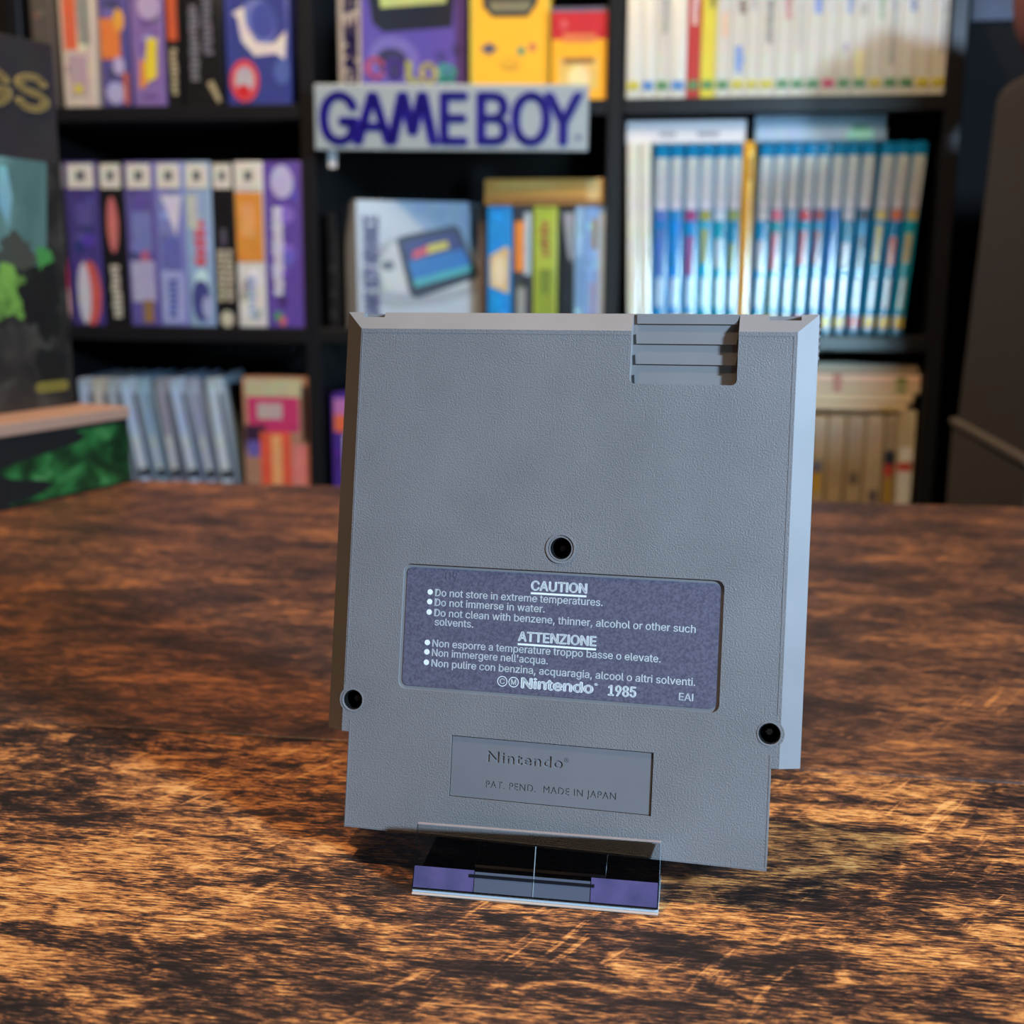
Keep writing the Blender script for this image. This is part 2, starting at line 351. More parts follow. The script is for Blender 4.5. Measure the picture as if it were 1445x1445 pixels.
    'g': (425, '207,-151 180,-149 156,-146 134,-140 114,-132 97,-122 82,-110 70,-97 59,-84 51,-69 101,-41 122,-66 131,-74 142,-82 154,-88 169,-93 187,-96 207,-97 236,-95 261,-87 282,-75 298,-58 308,-34 311,-6 311,68 306,68 287,41 277,32 266,23 252,16 236,10 217,6 195,5 165,7 138,14 113,27 90,43 71,65 55,90 43,120 36,154 34,191 36,229 43,263 55,293 71,320 90,342 112,361 138,374 166,382 196,384 218,383 237,379 253,373 267,365 279,356 288,346 308,319 313,319 313,379 372,379 372,-9 370,-40 363,-67 350,-90 334,-109 314,-124 291,-136 265,-144 237,-149;205,59 227,61 246,66 264,75 278,87 290,103 300,121 307,142 311,166 312,193 311,219 307,242 300,264 291,283 279,299 264,312 247,322 227,328 205,330 182,328 163,322 145,312 130,298 118,282 109,262 102,241 98,218 96,193 98,167 102,144 109,123 118,104 131,88 145,76 163,66 183,61'),
    'h': (410, '114,227 114,0 53,0 53,509 114,509 114,287 102,287 116,319 132,344 152,362 175,374 200,382 227,384 252,383 275,377 295,369 313,356 328,340 341,321 350,298 355,271 357,240 357,0 296,0 296,235 293,263 286,286 273,304 256,318 235,326 210,329 192,328 176,324 161,317 147,308 136,297 126,283 119,266 115,248'),
    'i': (167, '53,0 53,379 114,379 114,0;84,443 73,444 63,448 54,455 47,463 43,472 41,483 43,494 47,504 54,512 63,518 73,522 84,524 95,522 105,518 114,512 121,504 125,494 126,483 125,472 121,463 114,455 105,448 95,444'),
    'l': (189, '139,-2 112,0 91,8 74,20 62,37 55,59 53,84 53,509 114,509 114,99 114,83 117,71 120,62 126,57 135,53 146,52 160,53 170,54 181,3 162,-1'),
    'm': (610, '53,0 53,379 112,379 112,295 108,295 114,314 122,331 132,346 144,358 158,368 172,376 187,382 203,385 219,386 245,383 268,375 287,361 303,342 314,320 321,295 312,295 318,312 326,329 337,343 350,356 364,366 381,375 398,381 417,385 437,386 458,385 478,380 497,372 514,361 529,346 541,328 550,307 555,283 557,255 557,0 496,0 496,254 493,279 485,298 473,313 456,323 438,329 419,330 402,329 387,326 374,320 363,312 353,302 345,290 340,277 336,263 335,247 335,0 274,0 274,260 272,280 265,297 253,311 238,322 220,328 199,330 185,329 171,326 158,320 145,312 135,302 126,289 119,274 115,257 114,238 114,0'),
    'n': (410, '114,227 114,0 53,0 53,379 112,379 112,287 102,287 116,319 132,344 152,362 175,374 200,382 227,384 252,383 275,377 295,369 313,356 328,340 341,321 350,298 355,271 357,240 357,0 296,0 296,235 293,263 286,286 273,304 256,318 235,326 210,329 192,328 176,324 161,317 147,308 136,297 126,283 119,266 115,248'),
    'o': (415, '207,-8 174,-5 144,3 117,16 93,35 72,58 56,85 44,116 37,150 34,187 37,225 44,260 56,291 72,318 93,341 117,360 144,374 174,382 207,384 241,382 271,374 299,360 323,341 343,318 359,291 371,260 379,225 381,187 379,150 371,116 359,85 343,58 323,35 299,16 271,3 241,-5;207,46 231,49 252,55 270,66 285,80 298,97 307,117 314,139 318,163 319,187 318,212 314,236 307,258 298,278 285,296 270,310 252,321 231,328 207,330 184,328 163,321 145,310 130,296 118,278 108,258 102,236 98,212 96,187 98,163 102,139 108,117 118,97 130,80 145,66 163,55 184,49'),
    'p': (424, '53,-143 53,379 112,379 112,319 118,319 137,346 147,355 158,364 171,373 188,379 207,383 229,384 259,382 287,374 313,361 335,342 354,320 370,293 381,261 388,227 390,189 388,151 381,116 370,84 355,57 336,34 313,16 288,3 260,-6 229,-8 208,-7 189,-3 173,4 159,12 147,21 138,31 118,59 114,59 114,-143;220,47 242,49 262,55 279,66 294,80 306,97 316,117 323,139 327,163 328,189 327,215 323,239 316,261 307,281 295,298 280,311 262,322 243,328 220,330 198,328 178,322 161,312 147,299 134,282 125,263 118,241 114,216 113,189 114,162 118,138 125,115 135,95 147,78 162,65 179,55 198,49'),
    'q': (424, '372,-143 311,-143 311,59 306,59 287,31 277,21 266,12 252,4 236,-3 217,-7 195,-8 165,-6 137,3 111,16 89,34 70,57 55,84 43,116 36,151 34,189 36,227 43,261 55,293 70,320 89,342 112,361 137,374 165,382 196,384 218,383 237,379 253,373 267,364 278,355 287,346 307,319 313,319 313,379 372,379;205,47 226,49 246,55 263,65 278,78 290,95 299,115 306,138 310,162 312,189 310,216 306,241 300,263 290,282 278,299 263,312 246,322 227,328 205,330 182,328 162,322 145,311 130,298 118,281 108,261 102,239 98,215 96,189 98,163 102,139 109,117 118,97 130,80 145,66 162,55 182,49'),
    'r': (259, '53,0 53,379 112,379 112,321 115,321 124,339 137,354 152,367 171,377 191,383 213,385 229,384 243,384 243,322 230,324 207,326 190,324 174,321 159,315 146,306 135,296 126,284 119,269 115,254 114,237 114,0'),
    's': (365, '182,-8 157,-7 133,-3 112,3 93,12 76,24 62,38 50,54 41,73 36,94 94,107 101,87 111,72 124,60 141,52 160,47 181,45 206,47 227,53 244,62 258,74 265,88 268,103 266,115 262,126 254,136 243,144 229,150 212,155 149,170 118,180 92,192 72,208 58,227 50,249 47,274 49,295 55,314 65,332 79,347 95,360 115,370 137,378 161,383 187,384 212,383 234,379 254,372 271,363 286,352 299,339 309,324 318,308 324,290 268,277 262,291 254,304 243,316 228,325 210,331 187,333 166,331 147,326 131,317 119,305 111,292 109,277 110,264 115,253 124,243 136,235 152,229 172,223 229,209 261,200 287,187 306,171 320,153 328,131 331,107 329,85 323,65 312,47 298,31 281,18 260,6 236,-2 210,-7'),
    't': (227, '204,379 204,327 6,327 6,379;65,471 126,471 126,98 127,83 130,70 136,61 144,55 156,51 170,50 185,51 202,54 213,2 192,-3 168,-4 138,-1 113,7 92,21 77,41 68,64 65,93'),
    'u': (410, '182,-5 158,-3 135,2 115,11 97,23 82,39 69,59 60,82 54,109 53,139 53,379 114,379 114,144 116,117 124,94 137,75 154,61 175,53 200,50 218,51 234,55 249,62 263,71 274,83 283,97 290,113 295,132 296,153 296,379 357,379 357,0 298,0 298,92 307,92 294,60 277,35 257,17 234,5 209,-3'),
    'v': (389, '163,0 17,379 84,379 165,155 187,87 206,21 184,21 203,87 224,155 305,379 371,379 226,0'),
    'w': (567, '138,0 23,379 87,379 133,214 154,137 175,41 165,41 186,135 206,214 252,379 316,379 362,214 382,136 402,41 391,41 413,135 434,214 480,379 545,379 429,0 368,0 319,172 305,225 291,280 277,338 291,338 277,280 263,225 248,172 199,0'),
    'x': (379, '21,0 171,218 171,171 29,379 100,379 147,306 179,253 207,206 175,206 202,253 233,306 282,379 352,379 209,169 209,214 358,0 287,0 231,85 200,136 173,182 205,182 178,136 148,85 91,0'),
    'z': (360, '30,0 330,0 330,60 116,60 324,318 324,374 36,374 36,314 238,314 30,56'),
    '®': (463, '231,118 205,120 179,125 154,134 131,145 110,160 91,177 74,196 60,217 48,240 40,264 35,290 33,317 35,344 40,369 48,394 60,417 74,438 91,457 110,474 131,488 154,500 179,509 205,514 231,516 258,514 284,509 309,500 332,488 353,474 372,457 389,438 403,417 415,394 423,369 428,344 430,317 428,290 423,264 415,240 403,217 389,196 372,177 353,160 332,145 309,134 284,125 258,120;231,166 258,169 284,175 307,187 328,202 347,220 362,241 373,265 380,290 382,317 380,344 373,369 362,393 347,414 328,432 307,447 284,458 258,465 231,467 205,465 180,458 156,447 135,432 116,414 101,393 90,369 83,344 81,317 83,290 90,265 101,241 116,220 135,202 156,187 180,175 205,169;273,226 228,312 273,312 319,226;161,226 161,409 253,409 279,402 302,383 307,374 310,363 311,350 310,338 307,326 302,316 278,295 250,287 185,287 185,319 239,319 257,327 267,350 266,360 262,367 257,372 239,378 203,378 203,226'),
}
GLYPHS['m_slant'] = (600, '10,0 88,0 190,372 266,100 334,100 410,372 512,0 590,0 455,509 376,509 300,225 224,509 145,509')
_txt = {}
CAP = 0.509


def letters(s_, ext, fat=0.0):
    """filled (and, when raised, thickened) letter faces for a line of text"""
    cu = bpy.data.curves.new('lettering', 'CURVE')
    cu.dimensions = '2D'; cu.fill_mode = 'BOTH' if ext else 'FRONT'
    cu.extrude = 0.05 if ext else 0.0; cu.offset = fat
    pen = 0.0
    for ch in ([s_] if s_ in GLYPHS else s_):
        adv, outl = GLYPHS[ch]
        for c_ in outl.split(';') if outl else ():
            pts = [tuple(int(q) for q in p.split(',')) for p in c_.split(' ')]
            sp_ = cu.splines.new('POLY'); sp_.points.add(len(pts) - 1); sp_.use_cyclic_u = True
            for p, (x, y) in zip(sp_.points, pts):
                p.co = (pen + x / 1000, y / 1000, 0, 1)
        pen += adv / 1000
    o = bpy.data.objects.new('lettering', cu); COL.objects.link(o)
    bpy.context.view_layer.update()
    dg = bpy.context.evaluated_depsgraph_get()
    me = bpy.data.meshes.new_from_object(o.evaluated_get(dg))
    bpy.data.objects.remove(o)
    r = ([v.co.copy() for v in me.vertices], [tuple(p.vertices) for p in me.polygons])
    bpy.data.meshes.remove(me)
    return r


def text_into(bm, s, x, z, y, cap=None, width=None, align='L', bold=0.0, ext=0.0, mi=0, rot=0.0, xs=None, fat=0.0):
    """flat or raised lettering in the xz plane; x,z = baseline start; cap = capital height"""
    key = (s, ext > 0, fat)
    if key not in _txt:
        _txt[key] = letters(s, ext > 0, fat)
    vs, fs = _txt[key]
    if not vs: return
    x0 = min(v.x for v in vs); x1 = max(v.x for v in vs)
    sz = cap / CAP
    sx = width / (x1 - x0) if width else sz * (xs or 1.0)
    off = {'L': 0, 'C': -(x1 - x0) / 2, 'R': -(x1 - x0)}[align]
    ca, sa = math.cos(rot), math.sin(rot)
    new = []
    for v in vs:
        px, pz = (v.x - x0 + off) * sx, v.y * sz
        yy = y - (v.z / 0.05 * ext if ext > 0 else 0)
        new.append(bm.verts.new((x + px * ca - pz * sa, yy, z + px * sa + pz * ca)))
    for f in fs:
        try:
            g = bm.faces.new([new[i] for i in f]); g.material_index = mi
        except ValueError:
            pass
    if bold:                                   # heavier strokes: the same letters set again a hair to each side
        k_ = bold * sz
        for dx, dz in ((1, 0), (-1, 0), (0, .6), (0, -.6)):
            text_into(bm, s, x + (dx * ca - dz * sa) * k_, z + (dx * sa + dz * ca) * k_, y, cap, width, align, 0, ext, mi, rot, xs)


def flat_poly(bm, pts, y, mi):
    f = bm.faces.new([bm.verts.new((x, y, z)) for x, z in pts]); f.material_index = mi
    f.normal_update()
    if f.normal.y > 0: f.normal_flip()
    return f


def boolean(o, cutters, op='DIFFERENCE'):
    for c in cutters:
        md = o.modifiers.new('b', 'BOOLEAN'); md.operation = op; md.solver = 'EXACT'; md.object = c; md.use_hole_tolerant = True; md.use_self = True
    bpy.context.view_layer.update()
    dg = bpy.context.evaluated_depsgraph_get()
    me = bpy.data.meshes.new_from_object(o.evaluated_get(dg))
    o.modifiers.clear()
    old = o.data; o.data = me
    bpy.data.meshes.remove(old)
    for c in cutters:
        d = c.data; bpy.data.objects.remove(c); bpy.data.meshes.remove(d)
    return o


def ray(x, y):
    return M_CAM.transposed() @ Vector(((x - 722.5) / FPX, (y - 722.5) / FPX, 1))


EYE = Vector((0, 0, CAMZ))

# ------------------------------------------------------------------ shelf frame of reference
TH = R(8.7)
UH = Vector((math.cos(TH), -math.sin(TH), 0)); NH = Vector((math.sin(TH), math.cos(TH), 0))
SO = Vector((0, 1.30, 0))


def uz(x, y, wd=0.0):
    """point of the shelf front (set back by wd) that a place in the photo corresponds to"""
    r = ray(x, y)
    k = ((SO + wd * NH - EYE) @ NH) / (r @ NH)
    q = EYE + k * r
    return (q - SO) @ UH, q.z


def sw(u, wd, z):
    return SO + u * UH + wd * NH + Vector((0, 0, z))


LEV = {1: 0.3190, 2: 0.0835, 3: -0.1520}      # tops of the three shelf boards in view
BT = 0.016

# ------------------------------------------------------------------ the setting
FLOOR_Z = -0.74
bm = bmesh.new(); box(bm, -2.2, 1.6, -1.6, 2.3, FLOOR_Z - 0.04, FLOOR_Z)
tag(obj('floor', bm, mat((70, 58, 50), 0.6)), kind='structure')
o = None
bm = bmesh.new(); box(bm, -1.9, 1.9, 0, 0.06, FLOOR_Z, 1.7)
o = obj('wall_back', bm, mat((20, 18, 20), 0.9)); o.location = SO + NH * 0.30; o.rotation_euler = (0, 0, -TH)
tag(o, kind='structure')

# ------------------------------------------------------------------ bookcase
BLK = mat((25, 24, 26), 0.33, 0.5, name='black_ash_board')
bk = empty('bookcase', sw(-0.06, 0, FLOOR_Z), (0, 0, -TH))
tag(bk, 'black open bookcase with three columns of game cases behind the wooden table', 'bookcase')
U12, U23, URR = -0.2222, 0.1040, 0.4350
ULL = U12 - 0.3275
TOPZ = LEV[1] + 0.2355
uc = -0.06


def board(name, u0, u1, w0, w1, z0, z1):
    b = bmesh.new(); box(b, u0 - uc, u1 - uc, w0, w1, z0 - FLOOR_Z, z1 - FLOOR_Z, bev=0.0012, seg=1)
    return obj(name, b, BLK, bk)


HB = 0.0080
for u in (ULL, U12, U23, URR):
    board('upright', u - HB, u + HB, 0, 0.262, FLOOR_Z, TOPZ)
board('top_board', ULL - HB, URR + HB, -0.002, 0.262, TOPZ, TOPZ + 0.018)
cols = ((ULL + HB, U12 - HB), (U12 + HB, U23 - HB), (U23 + HB, URR - HB))
z = LEV[1]
while z > FLOOR_Z + 0.05:
    for a, b_ in cols:
        board('shelf_board', a, b_, 0.0005, 0.255, z - BT, z)
    z -= 0.2355
board('back_panel', ULL - HB, URR + HB, 0.2625, 0.270, FLOOR_Z, TOPZ)

# ------------------------------------------------------------------ table
TY = R(-8.0)
seam = Vector((-0.115, 0.3759, 0))
tb = empty('wooden_table', (seam.x, seam.y, FLOOR_Z), (0, 0, TY))
tag(tb, 'rough sawn dark brown wooden table with orange worn grain in the foreground', 'table')
TZ = -FLOOR_Z
t_far = 0.447
bm = bmesh.new()
box(bm, -0.62, 0.95, 0.0002, t_far, TZ - 0.035, TZ, bev=0.0012, seg=2)
ob = obj('table_board', bm, WOOD, tb)
ob.location.z = 0
bm = bmesh.new()
box(bm, -0.62, 0.95, -0.42, -0.0002, TZ - 0.035, TZ, bev=0.0012, seg=2)
obj('table_board', bm, WOOD, tb)
for lx, ly in ((-0.56, -0.36), (0.88, -0.36), (-0.56, 0.38), (0.88, 0.38)):
    bm = bmesh.new(); box(bm, lx - 0.03, lx + 0.03, ly - 0.03, ly + 0.03, 0, TZ - 0.035, bev=0.003)
    obj('leg', bm, mat((40, 34, 32), 0.5), tb)

# ------------------------------------------------------------------ the cartridge
WC = Matrix(((0.97394, 0.22288, 0.04204), (-0.22667, 0.94991, 0.21515), (0.00802, -0.21907, 0.97568)))
cart = empty('game_cartridge', (0.00902, 0.27535, 0.0100))
cart.rotation_euler = WC.to_euler()
tag(cart, 'grey plastic game cartridge seen from its back, leaning upright on a clear acrylic stand', 'game cartridge')
k = 0.001


def mm(bm_):
    bmesh.ops.scale(bm_, vec=(k, k, k), verts=bm_.verts)
    return bm_


FD = 3.2
bm = bmesh.new()
rear = [(-60, 24.4), (60, 24.4), (60, 133.3), (-60, 133.3)]
front = [(-55.1, 24.4), (55.1, 24.4), (55.1, 128.5), (-55.1, 128.5)]
L0 = [bm.verts.new((x, 0, z)) for x, z in front]
L1 = [bm.verts.new((x, FD, z)) for x, z in rear]
L2 = [bm.verts.new((x, 9.0, z)) for x, z in rear]
bm.faces.new(L0); bm.faces.new(L2[::-1])
for A, B in ((L0, L1), (L1, L2)):
    for i in range(4):
        bm.faces.new((A[i], B[i], B[(i + 1) % 4], A[(i + 1) % 4]))
bmesh.ops.recalc_face_normals(bm, faces=bm.faces)
shell = obj('back_shell', mm(bm), SHELL, None)


def cutter(build):
    b = bmesh.new(); build(b); mm(b)
    return obj('cut', b, SMOOTH)


uni = [cutter(lambda b: box(b, -53.2, 53.2, 0, 9, 0, 30))]
for s in (-1, 1):
    uni.append(cutter(lambda b: prism(b, circ(s * 52.5, 32.55, 3.55, 40), 0, 6)))
boolean(shell, uni, 'UNION')
cuts = [
    cutter(lambda b: prism(b, rrect(15.2, 41.2, 115.5, 150, 1.3), -1, 3.0)),
    cutter(lambda b: prism(b, rrect(-40.45, 40.45, 36.45, 68.35, 2.0), -1, 0.55)),
    cutter(lambda b: box(b, -25.7, 25.3, -1, 1.3, 10.3, 25.7)),
    cutter(lambda b: prism(b, circ(0, 74.1, 2.7, 40), -1, 7)),
    cutter(lambda b: prism(b, circ(-52.5, 32.55, 2.55, 40), -1, 7)),
    cutter(lambda b: prism(b, circ(52.5, 32.55, 2.55, 40), -1, 7)),
    cutter(lambda b: box(b, -55.6, -49.8, 1.9, 5.5, 131.9, 140)),
    cutter(lambda b: box(b, 48.2, 55.8, 1.6, 5.5, 131.7, 140)),
]
boolean(shell, cuts, 'DIFFERENCE')
# small moulded radii
md = shell.modifiers.new('r', 'BEVEL'); md.width = 0.00028; md.segments = 2; md.limit_method = 'ANGLE'; md.angle_limit = R(35)
bpy.context.view_layer.update()
me = bpy.data.meshes.new_from_object(shell.evaluated_get(bpy.context.evaluated_depsgraph_get()))
shell.modifiers.clear(); shell.data = me
me.materials.clear(); me.materials.append(SHELL); me.materials.append(SMOOTH)
for p in me.polygons:                         # grain only on the flat back, the sloped rims are smooth
    c = p.center; n = p.normal
    p.material_index = 0 if (n.y < -0.98 and c.y < 0.0001) else 1
    p.use_smooth = False
shell.parent = cart

# fine raised line that frames the textured back
bm = bmesh.new()
def line(pts, wd, y0=-0.12, y1=0.05):
    for (xa, za), (xb, zb) in zip(pts, pts[1:]):
        dx, dz = xb - xa, zb - za; L = math.hypot(dx, dz); nx, nz = -dz / L * wd / 2, dx / L * wd / 2
        prism(bm, [(xa + nx, za + nz), (xb + nx, zb + nz), (xb - nx, zb - nz), (xa - nx, za - nz)], y0, y1)
line([(-54.6, 37.0), (-54.6, 127.6), (14.8, 127.6)], 0.2, -0.08)
line([(41.6, 127.6), (54.3, 127.6), (54.3, 37.0)], 0.2, -0.08)
line([(-52.9, 27.5), (-52.9, 0.5), (52.9, 0.5), (52.9, 27.5)], 0.2, -0.08)
obj('rim_line', mm(bm), SMOOTH, cart)

bm = bmesh.new()
rear_out = [(-60, 24.4), (60, 24.4), (60, 133.3), (-60, 133.3)]
box(bm, -60, 60, 9.15, 17, 24.4, 133.3, bev=0.6)
box(bm, -53.2, 53.2, 9.15, 16.8, 0, 25.5, bev=0.4)
obj('front_shell', mm(bm), SMOOTH, cart)
# gripping ribs down both side edges
for s in (-1, 1):
    bm = bmesh.new()
    zz = 122.5
    while zz < 132:
        prism(bm, [(s * 59.8, zz), (s * 60.4, zz + 0.35), (s * 60.4, zz + 0.9), (s * 59.8, zz + 1.2)], 5.2, 16.2); zz += 1.75
    obj('grip_ribs', mm(bm), SMOOTH, cart)
# ribs inside the top recess
bm = bmesh.new()
for z0, z1 in ((115.7, 118.1), (120.7, 123.1), (125.75, 128.2), (130.7, 133.1)):
    prism(bm, [(16.2, z0), (40.6, z0), (41.0, z1), (16.0, z1)], 2.5, 3.05)
obj('recess_ribs', mm(bm), SMOOTH, cart)
# screws, each deep in its hole
DARK = mat((12, 11, 12), 0.6, 0.3)
STEEL = mat((120, 110, 100), 0.5, 0.5, 1.0)
for sx, sz, rr in ((0, 74.1, 2.66), (-52.5, 32.55, 2.5), (52.5, 32.55, 2.5)):
    bm = bmesh.new()
    ring(bm, 0, 0, rr - 0.25, rr, 0.35, 7.0)  # hole wall painted dark, standing in for the shade inside
    prism(bm, circ(0, 0, rr - 0.1), 6.2, 6.6)
    s_o = obj('screw', mm(bm), DARK, cart)
    s_o.location = (sx * k, 0, sz * k)
    bm = bmesh.new()
    prism(bm, circ(0, 0, 0.85, 6), 3.4, 6.3)
    box(bm, -0.18, 0.18, 3.1, 3.5, -0.7, 0.7)
    obj('screw_head', mm(bm), STEEL, s_o)
    bm = bmesh.new()
    if sx == 0:
        ring(bm, 0, 0, 3.35, 3.75, -0.22, 0.05)
        ring(bm, 0, 0, 2.75, 2.95, -0.10, 0.05)
    else:
        ring(bm, 0, 0, 2.65, 2.9, -0.12, 0.05)
    b_o = obj('screw_boss', mm(bm), SMOOTH, cart, 40); b_o.location = (sx * k, 0, sz * k)

# caution label
WHITE_INK = mat((244, 250, 248), 0.5)
bm = bmesh.new(); prism(bm, rrect(-39.6, 39.6, 37.3, 67.5, 1.5), 0.40, 0.56)
lab = obj('caution_label', mm(bm), LABEL, cart)
tag(lab, 'slate grey caution label printed in white')
bm = bmesh.new(); YT = 0.37
text_into(bm, 'CAUTION', -7.02, 63.35, YT, 2.35, 13.95, bold=0.03)
flat_poly(bm, [(-7.1, 62.35), (6.95, 62.35), (6.95, 62.85), (-7.1, 62.85)], YT, 0)
rows = (('Do not store in extreme temperatures.', -31.9, 60.45, 42.95), ('Do not immerse in water.', -31.9, 57.98, 28.5),
        ('Do not clean with benzene, thinner, alcohol or other such', -31.9, 55.35, 65.9), ('solvents.', -31.65, 53.05, 10.1),
        ('Non esporre a temperature troppo basse o elevate.', -32.0, 47.6, 57.9), ("Non immergere nell'acqua.", -32.0, 45.2, 30.0),
        ('Non pulire con benzina, acquaragia, alcool o altri solventi.', -32.0, 42.55, 66.5))
for s_, x, z, wd in rows:
    text_into(bm, s_, x, z, YT, 1.82, wd, bold=0.010)
    if s_ != 'solvents.':
        flat_poly(bm, circ(x - 1.38, z + 0.95, 0.72, 20), YT, 0)
text_into(bm, 'ATTENZIONE', -9.75, 50.5, YT, 2.35, 19.6, bold=0.03)
flat_poly(bm, [(-9.85, 49.45), (9.95, 49.45), (9.95, 49.95), (-9.85, 49.95)], YT, 0)
for cx, ch in ((-13.35, 'C'), (-10.45, 'M')):
    n = 40
    for i in range(n):
        a, b2 = 2 * math.pi * i / n, 2 * math.pi * (i + 1) / n
        flat_poly(bm, [(cx + r_ * math.cos(t_), 40.15 + r_ * math.sin(t_)) for r_, t_ in ((1.12, a), (1.3, a), (1.3, b2), (1.12, b2))], YT, 0)
    text_into(bm, ch, cx, 39.5, YT, 1.35, 1.25, 'C', bold=0.012)
text_into(bm, 'Nintendo', -8.35, 38.9, YT, 2.5, 17.9, bold=0.042)
text_into(bm, '®', 9.9, 40.6, YT, 0.8, 0.9)
text_into(bm, '1985', 13.5, 38.7, YT, 2.5, 6.7, bold=0.03)
text_into(bm, 'EAI', 30.75, 38.85, YT, 1.75, 3.4, bold=0.01)
obj('label_print', mm(bm), WHITE_INK, lab)
bm = bmesh.new(); text_into(bm, 'C9', -29.3, 64.3, 0.44, 2.6, 3.1, bold=0.0, ext=0.12)
obj('stamped_code', mm(bm), LABEL, lab)
# moulded maker's panel
def sunk(t_, x, z, cap, wd, heavy=0.0):
    """a cutter in the shape of a line of moulded capitals"""
    cu = bpy.data.curves.new('lettering', 'FONT'); cu.body = t_; cu.size = 1; cu.extrude = 0.1; cu.space_character = 1.12; cu.offset = heavy; cu.resolution_u = 3
    o = bpy.data.objects.new('lettering', cu); COL.objects.link(o)
    bpy.context.view_layer.update()
    me = bpy.data.meshes.new_from_object(o.evaluated_get(bpy.context.evaluated_depsgraph_get()))
    bpy.data.objects.remove(o)
    b = bmesh.new(); b.from_mesh(me); bpy.data.meshes.remove(me)
    x0 = min(v.co.x for v in b.verts); x1 = max(v.co.x for v in b.verts)
    top = max(v.co.y for v in b.verts)
    for v in b.verts:
        v.co = Vector((x + (v.co.x - x0) * wd / (x1 - x0), 0.38 + v.co.z / 0.1 * 0.24, z + max(v.co.y, -0.2) / top * cap))
    mm(b); bmesh.ops.remove_doubles(b, verts=b.verts, dist=1e-6)
    bmesh.ops.recalc_face_normals(b, faces=b.faces)
    return obj('cut', b, PANEL)


bm = bmesh.new(); box(bm, -25.5, 25.1, 0.38, 1.25, 10.5, 25.5)
pan = obj('moulded_panel', mm(bm), PANEL)
boolean(pan, [sunk('Nintendo', -16.2, 19.8, 2.75, 19.2, 0.016), sunk('\u00ae', 3.2, 21.4, 1.1, 1.2), sunk('PAT. PEND.  MADE IN JAPAN', -16.35, 13.35, 1.72, 32.85)])
pan.parent = cart

# ------------------------------------------------------------------ acrylic stand
st = empty('display_stand', (0.00555, 0.26605, 0.0), (0, 0, R(-9.0)))
tag(st, 'small clear acrylic display stand holding the grey cartridge upright on the table', 'display stand')
HWD = 0.0300; T = 0.0014


def sheet(name, prof, hw=HWD, x0=None, x1=None, mats_=None):
    """a bent sheet: profile of (y, z) points, both sides T thick, extruded along x"""
    b = bmesh.new()
    xa, xb = (x0, x1) if x0 is not None else (-hw, hw)
    off = []
    for i, (y, z_) in enumerate(prof):
        ds = []
        if i > 0: ds.append(Vector((y - prof[i - 1][0], z_ - prof[i - 1][1])).normalized())
        if i < len(prof) - 1: ds.append(Vector((prof[i + 1][0] - y, prof[i + 1][1] - z_)).normalized())
        d = sum(ds, Vector((0, 0))).normalized()
        nn = Vector((-d.y, d.x)); sc_ = 1 / max(0.35, nn @ Vector((-ds[0].y, ds[0].x)))
        off.append((y + nn.x * T * sc_, z_ + nn.y * T * sc_))
    loop = list(prof) + off[::-1]
    A = [b.verts.new((xa, y, z_)) for y, z_ in loop]; B = [b.verts.new((xb, y, z_)) for y, z_ in loop]
    n = len(loop); m_ = len(prof)
    for i in range(n):
        f = b.faces.new((A[i], A[(i + 1) % n], B[(i + 1) % n], B[i]))
        f.material_index = 1 if i in (m_ - 1, n - 1) else 0
    for i in range(m_ - 1):
        for V in (A, B):
            f = b.faces.new((V[i], V[i + 1], V[n - 2 - i], V[n - 1 - i])); f.material_index = 1
    bmesh.ops.recalc_face_normals(b, faces=b.faces)
    return obj(name, b, mats_ or [ACRYLIC, ACRYLIC_EDGE], st)


lip = sheet('front_lip', [(0.0066, 0.0152), (0.0, 0.0014)])
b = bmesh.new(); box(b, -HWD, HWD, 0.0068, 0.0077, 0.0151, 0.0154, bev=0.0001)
topb = obj('painted_lip_top_line', b, mat((150, 136, 132), 0.3), lip)  # bright line on the lip's top, painted as a pale strip
basep = sheet('base_plate', [(0.0006, 0.0), (0.060, 0.0)])
tab = sheet('support_tab', [(0.0125, 0.00165), (0.0165, 0.0040), (0.0225, 0.0040), (0.0245, 0.0016)], x0=-0.0165, x1=0.0165)
# back rest parallel to the cartridge
sheet('back_rest', [(0.0335, 0.0016), (0.0335 + 0.050 * 0.235, 0.0016 + 0.050)], x0=-0.020, x1=0.020)
REFL_TINT = acrylic_material('violet_reflection_tint', (0.50, 0.46, 0.86, 1), 0.06)  # tint for the violet reflection on the lip


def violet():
    m = bpy.data.materials.new('painted_violet_reflection'); m.use_nodes = True  # violet reflection in the lip, put into the colour
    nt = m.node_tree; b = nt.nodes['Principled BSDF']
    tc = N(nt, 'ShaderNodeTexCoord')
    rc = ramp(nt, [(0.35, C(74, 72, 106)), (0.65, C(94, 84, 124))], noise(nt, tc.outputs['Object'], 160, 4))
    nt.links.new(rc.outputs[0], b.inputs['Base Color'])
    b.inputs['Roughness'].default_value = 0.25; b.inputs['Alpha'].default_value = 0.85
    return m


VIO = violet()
lip_y, lip_z = 0.0066, 0.0138                   # run and rise of the lip


